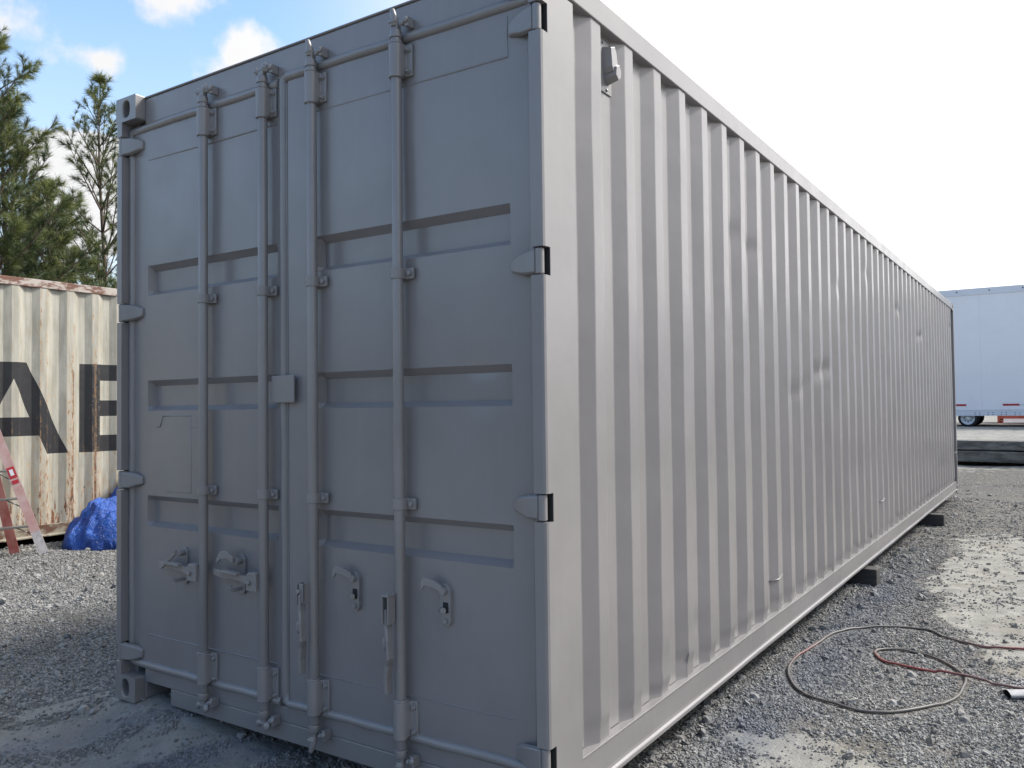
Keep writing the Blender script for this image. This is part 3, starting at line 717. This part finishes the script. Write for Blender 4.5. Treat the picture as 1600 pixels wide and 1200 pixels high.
# ventilator on the side
mb = MB()
yv = .548
mb.box(2.394, 2.3985, yv-.046, yv+.044, 2.572, 2.775)
poly = [(yv-.030, 2.745), (yv+.012, 2.760), (yv+.030, 2.735), (yv+.034, 2.655), (yv+.022, 2.632), (yv-.022, 2.640), (yv-.032, 2.66)]
n = len(poly); vs = [(2.398, a, b) for a, b in poly]+[(2.398+(.034 if b > 2.70 else .040), yv+(a-yv)*.78, 2.695+(b-2.695)*.86) for a, b in poly]
mb.faces(vs, [(i, (i+1) % n, n+(i+1) % n, n+i) for i in range(n)]+[tuple(range(n, 2*n))])
poly = [(yv-.014, 2.672), (yv+.016, 2.690), (yv+.040, 2.660), (yv+.036, 2.625), (yv+.006, 2.604), (yv-.022, 2.625)]
n = len(poly); vs = [(2.399, a, b) for a, b in poly]+[(2.448, yv+.006+(a-yv-.006)*.72, 2.648+(b-2.648)*.72) for a, b in poly]
mb.faces(vs, [(i, (i+1) % n, n+(i+1) % n, n+i) for i in range(n)]+[tuple(range(n, 2*n))])
for a, b in ((yv-.03, 2.762), (yv+.03, 2.765), (yv, 2.585)): mb.tube([(2.397, a, b), (2.404, a, b)], .006, 6)
mb.build('ventilator', 'grey_hardware', root, bevel=.003)
# weld patches on the ribs
for y_, z_ in ((2.46, .352), (5.94, .474), (11.9, .60)):
    mb = MB(); k = round((y_-.304)/.278); ya = .304+.278*k
    mb.tube([(2.396, ya, z_), (2.431, ya+.068, z_+.004), (2.4325, ya+.135, z_+.02)], .004, 6)
    mb.build('weld_bead', 'grey_paint', root)

# ------------------------------------------------------------------ timbers under it
def timber(y, x1, label, rz=0.):
    mb = MB(); n = 10; g = ground_h(2.5, y)
    for i in range(n): pass
    mb.box(-.55, x1, -.075, .075, 0, .012-g-.012)
    o = mb.build('timber_block', 'timber_dark', None, bevel=.008)
    o.location = (0, y, g+.003); o.rotation_euler = (0, 0, rz); tag(o, label, 'timber', 'timbers under the container'); return o
timber(5.15, 2.515, 'dark timber block under the grey container side, the nearer one beside the hose')
timber(9.15, 2.575, 'dark timber block under the grey container side, the farther one near its end')

# ------------------------------------------------------------------ beige container
rb = empty('shipping_container', (-5.6-W, BEIGE_Y, BEIGE_Z), 'old beige container with rust streaks and big black letters A and E, behind the ladder', 'shipping container')
container_body(rb, ('beige_lettered', 'beige_rusty_rail', 'beige_sill', 'beige_sill'), wob=.0018, pitch=.298, crush=False, rows=60)
for s in (0, 1):
    mb = MB(); x0 = 0 if s == 0 else W-.06; mb.box(x0, x0+.06, .0, .16, .1185, H-.1185); mb.build('front_post', 'beige_sill', rb, bevel=.005)
for k in (0, 1):
    mb = MB(); mb.box(.07+k*1.15, 1.215+k*1.153, .05, .09, .14, 2.76); dd = mb.build('door', 'beige_sill', rb, bevel=.004)
    for q in (.3, .75):
        mb = MB(); xx = .07+k*1.15+q*1.1; mb.tube([(xx, .03, .1), (xx, .03, 2.8)], .018, 10); mb.build('locking_bar', 'beige_rusty_rail', dd)

# ------------------------------------------------------------------ ladder leaning on it
def ladder():
    r = empty('stepladder', (-5.05, 2.1, ground_h(-5, 2.1)), 'faded red fibreglass stepladder leaning against the beige container', 'ladder')
    base = Vector(r.location); zf = ground_h(-4.98, 2.21)
    F = Vector((-4.975, 2.214, zf)); G = Vector((-5.25, 2.06, zf)); A = Vector((-5.50, 1.752, 1.80)); wv = Vector((-.10, -.55, 0)); wt = Vector((-.05, -.30, 0))
    off = (F+G)/2
    def rail(p, q, mname, side, nm):
        mb = MB(); d = (q-p).normalized(); a = Vector((.49, .87, 0)); a = (a-d*a.dot(d)).normalized(); b = d.cross(a)
        wd, fl, th = .044, .026, .005
        sec = [(-wd, 0), (wd, 0), (wd, fl), (wd-th*2, fl), (wd-th*2, th*1.5), (-wd+th*2, th*1.5), (-wd+th*2, fl), (-wd, fl)]
        def ring(c): return [tuple(c-base+a*u+b*v*side) for u, v in sec]
        cuts = [0, .075, 1] if True else [0, 1]
        rs = [ring(p+(q-p)*c) for c in (0, .12, 1)]; vs = sum(rs, []); n = 8
        for k in range(2): mb.faces(rs[k]+rs[k+1], [(i, (i+1) % n, n+(i+1) % n, n+i) for i in range(n)]+[tuple(range(n)), tuple(range(n, 2*n))], 1 if k == 0 else 0)
        return mb.build(nm, [mname, 'ladder_boot' if 'faded' in mname else mname], r)
    fr = rail(F, A, 'ladder_faded', 1, 'front_rail'); rail(F+wv, A+wt, 'ladder_faded', -1, 'front_rail')
    rail(G, A+Vector((.0, -.02, -.04)), 'ladder_red', 1, 'rear_rail'); rail(G+wv, A+wt+Vector((0, -.02, -.04)), 'ladder_red', -1, 'rear_rail')
    for k in range(1, 7):
        t_ = k/6.6; p = F+(A-F)*t_; q = F+wv+(A+wt-F-wv)*t_
        mb = MB(); u = Vector((.036, -.02, 0)); zz = Vector((0, 0, .010)); p = p-Vector((.045, .02, 0)); q = q-Vector((.045, .02, 0)); c = [p-base, q-base]
        vs = []
        for e_ in c:
            for a_, b_ in ((-1, -1), (1, -1), (1, 1), (-1, 1)): vs.append(tuple(e_+u*a_+zz*b_))
        mb.faces(vs, [(0, 1, 2, 3), (4, 5, 6, 7), (0, 1, 5, 4), (1, 2, 6, 5), (2, 3, 7, 6), (3, 0, 4, 7)]); mb.build('step', 'aluminium', r, bevel=.002)
        # corner braces under the step
        mb = MB(); mid = p+(q-p)*.22; dn = p+(F-p).normalized()*.10
        mb.tube([tuple(mid-base-zz), tuple(dn-base)], .006, 6)
        mb.build('brace', 'aluminium', r); mb = MB()
        mid = q+(p-q)*.22; dn = q+(F+wv-q).normalized()*.10
        mb.tube([tuple(mid-base-zz), tuple(dn-base)], .006, 6); mb.build('brace', 'aluminium', r)
    mb = MB(); c = A+wt/2-base; mb.box(c.x-.07, c.x+.05, c.y-.18, c.y+.18, c.z-.02, c.z+.035); mb.build('top_cap', 'ladder_red', r, bevel=.006)
    # warning sticker on the rail
    mb = MB(); d = (A-F).normalized(); a = Vector((.49, .87, 0)); a = (a-d*a.dot(d)).normalized(); nrm = d.cross(a)
    sd_ = -1 if (nrm.dot(CAM-F) > 0) else 1
    for (t0, t1, u0_, u1_, mi) in ((.415, .475, -.034, .034, 0), (.43, .462, -.018, .016, 1), (.385, .405, -.03, .03, 0)):
        L_ = (A-F).length
        vs = [tuple(F-base+d*t_*L_+a*u_-nrm*sd_*(.003+.002*mi)) for t_, u_ in ((t0, u0_), (t0, u1_), (t1, u1_), (t1, u0_))]
        mb.faces(vs, [(0, 1, 2, 3)], mi)
    mb.build('sticker', ['tape_red', 'tape_white'], fr)
ladder()
# ------------------------------------------------------------------ tarp
def tarp():
    ox, oy = -5.2, 3.15; g = ground_h(ox, oy)
    xs = [i/70*1.5-.65 for i in range(71)]; ys = [i/90*1.9-.75 for i in range(91)]
    def hgt(x, y):
        r1 = math.hypot((x-.10)/.50, (y+.02)/.60); r2 = math.hypot((x+.16)/.30, (y-.45)/.5)
        h = .42*max(0, 1-r1**2.4)**.6 if r1 < 1 else 0
        h2 = .80*max(0, 1-r2**2.2)**.7 if r2 < 1 else 0
        h = max(h, h2)
        f = abs(fbm(x*2.2+5, y*2.2+x*1.5, .3, 3)); f2 = 1-abs(fbm(x*3.4+y*2.2+1, y*2.6-x*2.4, 2.3, 2))*2; f3 = 1-abs(fbm(x*8+y*3, y*5-x*6, 4., 2))*2
        return h*(1-.55*f)+(.10*abs(f2)**1.5*(1 if f2 > 0 else -1)+.045*f3)*sstep(0, .10, h)
    mb = MB(); vs, fs = grid_mesh(xs, ys, lambda x, y: (max(-.36, x+.05*fbm(x*3, y*3, 7.)), y+.06*fbm(x*3+9, y*3, 7.), hgt(x, y)-.01))
    fs = [f for f in fs if max(vs[i][2] for i in f) > .0]
    mb.faces(vs, fs, 0, True); bmesh.ops.delete(mb.bm, geom=[v for v in mb.bm.verts if not v.link_faces], context='VERTS')
    o = mb.build('tarp', 'tarp_blue', None); o.location = (ox, oy, g)
    sd_ = o.modifiers.new('thick', 'SOLIDIFY'); sd_.thickness = .004
    tag(o, 'crumpled blue plastic tarp heaped on the gravel beside the beige container', 'tarp')
tarp()
# ------------------------------------------------------------------ hose on the ground
mb = MB(); hr = .0072; pts3 = [(a, b, ground_h(a, b)+hr*1.3+(.012 if i > len(hose_q)-45 and abs(a-3.33) < .12 else 0)) for i, (a, b, c) in enumerate(hose_q)]
mb.tube(pts3, hr, 10)
o = mb.build('air_hose', 'hose_red', None)
at = o.data.attributes.new('redness', 'FLOAT', 'POINT'); at.data.foreach_set('value', [min(1, max(0, float(hose_q[min(i//10, len(hose_q)-1)][2]))) for i in range(len(o.data.vertices))])
tag(o, 'thin dusty red and grey hose lying in a loop on the gravel', 'hose')
# short pipe piece at the right edge
mb = MB()
c0, c1 = Vector((3.555, 2.655, ground_h(3.56, 2.65)+.022)), Vector((3.80, 2.80, ground_h(3.8, 2.8)+.024))
ax_ = (c1-c0).normalized(); n = 20
side = ax_.cross(Vector((0, 0, 1))).normalized(); rings = []
for c, ro in ((c0, 1), (c1, 1), (c1, .8), (c0, .8)):
    rings.append([tuple(c+side*(.036*ro*math.cos(2*math.pi*k/n)*(1+.18*math.cos(4*math.pi*k/n)))+Vector((0, 0, 1))*(.021*ro*math.sin(2*math.pi*k/n))) for k in range(n)])
for k in range(3): mb.faces(rings[k]+rings[k+1], [(i, (i+1) % n, n+(i+1) % n, n+i) for i in range(n)], 1 if k == 2 else 0, True)
o = mb.build('pipe', ['pipe_grey', 'pipe_dark'], None); tag(o, 'short grey pipe with a flattened open end lying beside the hose', 'pipe')

# ------------------------------------------------------------------ slabs at the level change
def slab(x0, x1, y0, y1, z0, z1, label, seed):
    mb = MB(); n = 60; vs = []
    for i in range(n+1):
        x = x0+(x1-x0)*i/n
        for (y, z) in ((y0, z0), (y0+.0, z1), (y1, z1), (y1, z0)):
            vs.append((x, y+(.05*fbm(x*.9, seed, z*3) if y == y0 else 0), z+.03*fbm(x*.7+seed, y, 1.)*(1 if z == z1 else .8)))
    fs = [(i*4+j, i*4+(j+1) % 4, i*4+4+(j+1) % 4, i*4+4+j) for i in range(n) for j in range(4)]+[(0, 1, 2, 3), (n*4, n*4+1, n*4+2, n*4+3)]
    mb.faces(vs, fs); o = mb.build('concrete_slab', 'concrete', None, bevel=.02); tag(o, label, 'concrete slab', 'slabs at the edge of the raised yard')
slab(-1.2, 12.5, 15.45, 16.15, .47, .645, 'long weathered concrete slab lying on top of a lower slab, in front of the white trailer', 1.)
slab(-1.0, 12.2, 15.38, 15.98, .255, .455, 'long weathered concrete slab lying under another slab, in front of the white trailer', 6.)
# ------------------------------------------------------------------ trailer
tr = empty('semi_trailer', (6.8, 27.3, .635), 'long white box trailer with red and white reflective tape and pale rims', 'trailer')
x0, x1, y0, y1 = -1.6, 14.6, 26.0, 28.55
def tpart(nm, mt, fn, par=tr, **k):
    mb = MB(); fn(mb); o = mb.build(nm, mt, par, **k)
    if par is tr: o.matrix_parent_inverse = Matrix.Translation(-Vector(tr.location))
    return o
tpart('cargo_body', 'trailer_white', lambda mb: mb.box(x0, x1, y0, y1, 1.13, 4.62), bevel=.02)
tpart('roof_rail', ['trailer_rail', 'dark_steel'], lambda mb: [mb.box(x0-.01, x1+.01, y0-.018, y1+.018, 4.57, 4.765)]+[mb.tube([(1.2+i*.85, y0-.018, 4.68), (1.2+i*.85, y0-.03, 4.68)], .022, 6, 1) for i in range(15)])

def rivets(mb):
    for i in range(13):
        x = x0+.9+i*1.24
        mb.box(x, x+.008, y0-.0015, y0, 1.14, 4.56)
tpart('panel_seam', 'trailer_rail', rivets)
def holes(mb):
    mb.box(x0-.01, x1+.01, y0-.022, y1+.022, .965, 1.128)
    for i in range(30):
        for dx in (0, .12):
            x = 1.30+.34*i+dx+.3
            if x > x1-.2: break
            for z in (1.0, 1.06): mb.tube([(x, y0-.021, z), (x, y0-.026, z)], .014, 6, 1)
tpart('bottom_rail', ['trailer_rail', 'dark_steel'], holes)
for i in range(9):
    xa = -1.0+i*1.61+.27+.0
    xa = 1.155-.20+(i-1)*1.36
    if xa+.7 > x1: break
    tpart('reflective_tape', 'tape_red', lambda mb: mb.box(xa, xa+.42, y0-.004, y0-.001, 1.255, 1.315))
    if i % 2 == 0: tpart('reflective_tape', 'tape_white', lambda mb: mb.box(xa+.425, xa+.80, y0-.004, y0-.001, 1.255, 1.315))
def wheel(cx_, yf, lab=None):
    zc_ = .895; rr = .42
    mb = MB(); n = 36; prof = [(.19, .0), (.225, -.01), (.255, .02), (.265, .06), (.265, .20), (.255, .24), (.225, .27), (.19, .26)]
    vs = [(cx_+r*math.cos(2*math.pi*k/n), yf+y, zc_-.0+r*math.sin(2*math.pi*k/n)) for k in range(n) for r, y in prof]; p_ = len(prof)
    mb.faces(vs, [(k*p_+j, k*p_+j+1, ((k+1) % n)*p_+j+1, ((k+1) % n)*p_+j) for k in range(n) for j in range(p_-1)], 0, True)
    o = mb.build('wheel', 'tyre_rubber', tr); o.matrix_parent_inverse = Matrix.Translation(-Vector(tr.location))
    mb = MB(); prof = [(.20, .0), (.185, .02), (.165, .05), (.15, .09), (.08, .10), (.06, .04), (.0001, .04)]
    vs = [(cx_+r*math.cos(2*math.pi*k/n), yf+y, zc_+r*math.sin(2*math.pi*k/n)) for k in range(n) for r, y in prof]; p_ = len(prof)
    mb.faces(vs, [(k*p_+j, k*p_+j+1, ((k+1) % n)*p_+j+1, ((k+1) % n)*p_+j) for k in range(n) for j in range(p_-1)], 0, True)
    for k in range(8):
        th = 2*math.pi*k/8; mb.tube([(cx_+.105*math.cos(th), yf+.095, zc_+.105*math.sin(th)), (cx_+.105*math.cos(th), yf+.075, zc_+.105*math.sin(th))], .018, 8, 1)
    mb.build('rim', ['rim_white', 'dark_steel'], o)
for cx_ in (1.40, .35):
    for yf in (26.02, 26.36): wheel(cx_, yf)
    for yf in (27.90, 28.22): wheel(cx_, yf)
tpart('axle', 'dark_steel', lambda mb: [mb.tube([(c, 26.1, .895), (c, 28.4, .895)], .05, 10) for c in (1.40, .35)])
for yy in (26.4, 28.0): tpart('landing_gear', 'dark_steel', lambda mb: mb.box(11.2, 11.35, yy, yy+.15, .66, 1.0))
# red container behind the trailer
rc = empty('shipping_container', (1.9+12.192, 30.5, .63), 'dark red container mostly hidden behind the white trailer', 'shipping container', rz=R(90))
container_body(rc, ('rust_red_paint', 'rust_red_paint', 'trailer_rail', 'rust_red_paint'), wob=.0, rows=6, crush=False)  # pale paint on the bottom rails stands for light falling on them
mb = MB(); mb.box(.05, W-.05, .03, .07, .15, 2.78); mb.build('door', 'rust_red_paint', rc)

# ------------------------------------------------------------------ pines
def pine(seed, h, spread, nb, dens, nlen, first=.12, droop=.0, trunk_r=.07, nw=.006, tip=1.0, el0=18):
    rg = np.random.default_rng(seed)
    tb = MB(); n = 16; lean = rg.normal(0, .004, 2)
    tp = [Vector((lean[0]*z*z*.3+.03*math.sin(z*1.3+seed), lean[1]*z*z*.3+.03*math.cos(z*1.1+seed), z)) for z in [h*i/n for i in range(n+1)]]
    tb.tube([tuple(p) for p in tp], [trunk_r*(1-.93*i/n) for i in range(n+1)], 8)
    def trunk_at(z):
        f = z/h*n; i = min(n-1, int(f)); return tp[i].lerp(tp[i+1], f-i)
    tufts = []   # (pos, dir, len, tint)
    whorls = nb; z = h*first
    for wi in range(whorls):
        f = wi/(whorls-1); z = h*(first+(1-first)*(f**.9))*.985
        k = 4+int(rg.random()*2.5); ph = rg.random()*6.28
        Lb = spread*((1-f)**.75*.95+.06)*(.9 if f > .2 else .65+f)
        for j in range(k):
            az = ph+2*math.pi*j/k+rg.normal(0, .25); L_ = Lb*(.62+.5*rg.random())
            el = R(el0+(66-el0)*f+rg.normal(0, 7)); p = trunk_at(z)
            steps = 7; pts_ = [p.copy()]; d = Vector((math.cos(az)*math.cos(el), math.sin(az)*math.cos(el), math.sin(el)))
            for s_ in range(steps):
                d = (d+Vector((rg.normal(0, .05), rg.normal(0, .05), .05-droop+rg.normal(0, .04)))).normalized(); p = p+d*(L_/steps); pts_.append(p.copy())
            r_b = .007+.009*L_
            tb.tube([tuple(q_) for q_ in pts_], [r_b*(1-.8*i/steps) for i in range(steps+1)], 5, cap=False)
            # side twigs
            nt_ = max(2, int(L_*7*dens))
            for q_ in range(nt_):
                u = .25+.75*(q_+rg.random())/nt_; i = min(steps-1, int(u*steps)); bp_ = pts_[i].lerp(pts_[i+1], u*steps-i); bd = (pts_[i+1]-pts_[i]).normalized()
                sa = rg.random()*6.28; o_ = bd.orthogonal().normalized(); o_ = (o_*math.cos(sa)+bd.cross(o_)*math.sin(sa))
                td = (bd*.75+o_*.75+Vector((0, 0, .35))).normalized(); tl = (.13+.20*rg.random())*(1.25-u*.6)*min(1.2, .5+L_)
                e_ = bp_+td*tl
                tb.tube([tuple(bp_), tuple(e_)], [.004, .0022], 3, cap=False)
                mid = bp_.lerp(e_, .55)
                lum = .30+.28*f+.30*min(1, u)*rg.random()+rg.normal(0, .13)  # sunlight put into the needle colour: lighter up the crown and outward
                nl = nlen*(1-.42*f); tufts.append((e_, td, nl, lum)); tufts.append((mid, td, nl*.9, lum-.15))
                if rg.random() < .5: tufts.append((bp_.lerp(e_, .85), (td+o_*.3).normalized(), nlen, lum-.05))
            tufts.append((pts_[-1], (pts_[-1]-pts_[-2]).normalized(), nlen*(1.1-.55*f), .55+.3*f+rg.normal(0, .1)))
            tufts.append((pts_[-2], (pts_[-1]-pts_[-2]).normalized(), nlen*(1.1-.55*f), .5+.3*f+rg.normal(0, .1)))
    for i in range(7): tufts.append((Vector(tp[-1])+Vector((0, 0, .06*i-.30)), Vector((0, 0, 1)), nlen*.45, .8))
    # needles
    per = int(34*tip); T = len(tufts)
    P_ = np.array([t_[0] for t_ in tufts]); D = np.array([t_[1] for t_ in tufts]); Ln = np.array([t_[2] for t_ in tufts]); Lu = np.array([t_[3] for t_ in tufts])
    P_ = np.repeat(P_, per, 0); D = np.repeat(D, per, 0); Ln = np.repeat(Ln, per); Lu = np.repeat(Lu, per)
    M = len(P_); rv = rg.normal(0, 1, (M, 3)); rv /= np.linalg.norm(rv, axis=1)[:, None]
    dir_ = D*(.95+.25*rg.random((M, 1)))+rv*.85; dir_ /= np.linalg.norm(dir_, axis=1)[:, None]
    base_ = P_-D*(rg.random((M, 1))*.07); ln = Ln*(.7+.5*rg.random(M))
    tip_ = base_+dir_*ln[:, None]; tip_[:, 2] -= .10*ln
    sdv = np.cross(dir_, rg.normal(0, 1, (M, 3))); sdv /= np.linalg.norm(sdv, axis=1)[:, None]; sdv *= nw/2
    V = np.empty((M*3, 3)); V[0::3] = base_-sdv; V[1::3] = base_+sdv; V[2::3] = tip_
    me = bpy.data.meshes.new('crown'); me.vertices.add(M*3); me.vertices.foreach_set('co', V.ravel()); me.loops.add(M*3); me.loops.foreach_set('vertex_index', np.arange(M*3, dtype=np.int32))
    me.polygons.add(M); me.polygons.foreach_set('loop_start', np.arange(0, M*3, 3, dtype=np.int32)); me.polygons.foreach_set('loop_total', np.full(M, 3, dtype=np.int32)); me.update(calc_edges=True)
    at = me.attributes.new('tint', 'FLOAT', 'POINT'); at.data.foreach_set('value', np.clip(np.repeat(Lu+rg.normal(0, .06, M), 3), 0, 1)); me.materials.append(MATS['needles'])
    bmesh.ops.recalc_face_normals(tb.bm, faces=tb.bm.faces)
    tm = bpy.data.meshes.new('trunk'); tb.bm.to_mesh(tm); tb.bm.free(); tm.materials.append(MATS['bark'])
    print('pine', seed, T, M)
    return tm, me
def plant(meshes, loc, label, rz=0, sc=1.):
    o = empty('pine_tree', loc, label, 'pine tree', 'pines behind the beige container', rz); o.scale = (sc, sc, sc)
    for nm, me in (('trunk', meshes[0]), ('crown', meshes[1])):
        c = link(bpy.data.objects.new(nm, me)); c.parent = o
    return o
def at_px(px, dist):
    d = fw*1.0+rt*((px-800)/1302.7); d.z = 0; d.normalize(); p_ = CAM+d*dist; return (p_.x, p_.y, ground_h(p_.x, p_.y))
pA = pine(3, 7.35, 2.35, 15, 1.0, .18, first=.22, trunk_r=.07, el0=36)
pB = pine(11, 8.6, 3.0, 22, 1.9, .19, first=.12, trunk_r=.13, droop=.02)
pC = pine(23, 5.0, 2.1, 14, 1.5, .17, first=.08, trunk_r=.08)
plant(pA, at_px(163, 16.5), 'slim open pine standing alone beside the left edge of the grey container')
plant(pB, at_px(-26, 13.8), 'tall dense dark pine at the left edge of the photo', 1.2, .83)
plant(pB, at_px(8, 17.0), 'dense pine half hidden behind the tall dark one', 3.9, .80)
plant(pC, at_px(75, 14.8), 'low bushy pine rising just above the beige container, in front of the taller ones', .5, 1.0)
plant(pC, at_px(128, 17.5), 'small pine at the foot of the slim open one, left of its trunk', 2.4, .86)
plant(pC, at_px(190, 21.0), 'small pine seen in the gap behind the slim one, against the grey container', 4.4, .95)
plant(pB, at_px(-160, 18.0), 'tall dense pine outside the left edge', 5.0, 1.05)
# far wood closing the horizon
def wood():
    mb_v, tint = [], []; rg = np.random.default_rng(5)
    n = 26000
    az = rg.uniform(R(-175), R(175), n); d = rg.uniform(150, 210, n); bk = np.cos(az) < .2; d = np.where(bk, d*.42, d); hh = np.where(bk, 14., 11.)*(.75+.25*np.sin(az*9)+.12*np.sin(az*31))*rg.random(n)**.6  # unseen rear arc made nearer and taller to darken the doors' reflection
    c = np.stack([CAM.x+np.sin(az)*d, CAM.y+np.cos(az)*d, hh], 1)
    for k in range(3): mb_v.append(c+rg.normal(0, 1.5, (n, 3)))
    V = np.stack(mb_v, 1).reshape(-1, 3)
    me = bpy.data.meshes.new('wood'); me.from_pydata(V.tolist(), [], [(3*i, 3*i+1, 3*i+2) for i in range(n)])
    at = me.attributes.new('tint', 'FLOAT', 'POINT'); at.data.foreach_set('value', np.repeat(rg.random(n)*.5, 3)); me.materials.append(MATS['needles'])
    tag(link(bpy.data.objects.new('distant_wood', me)), 'far line of dark trees on the horizon, with an unseen nearer arc added behind the camera', 'trees', kind='stuff')
wood()
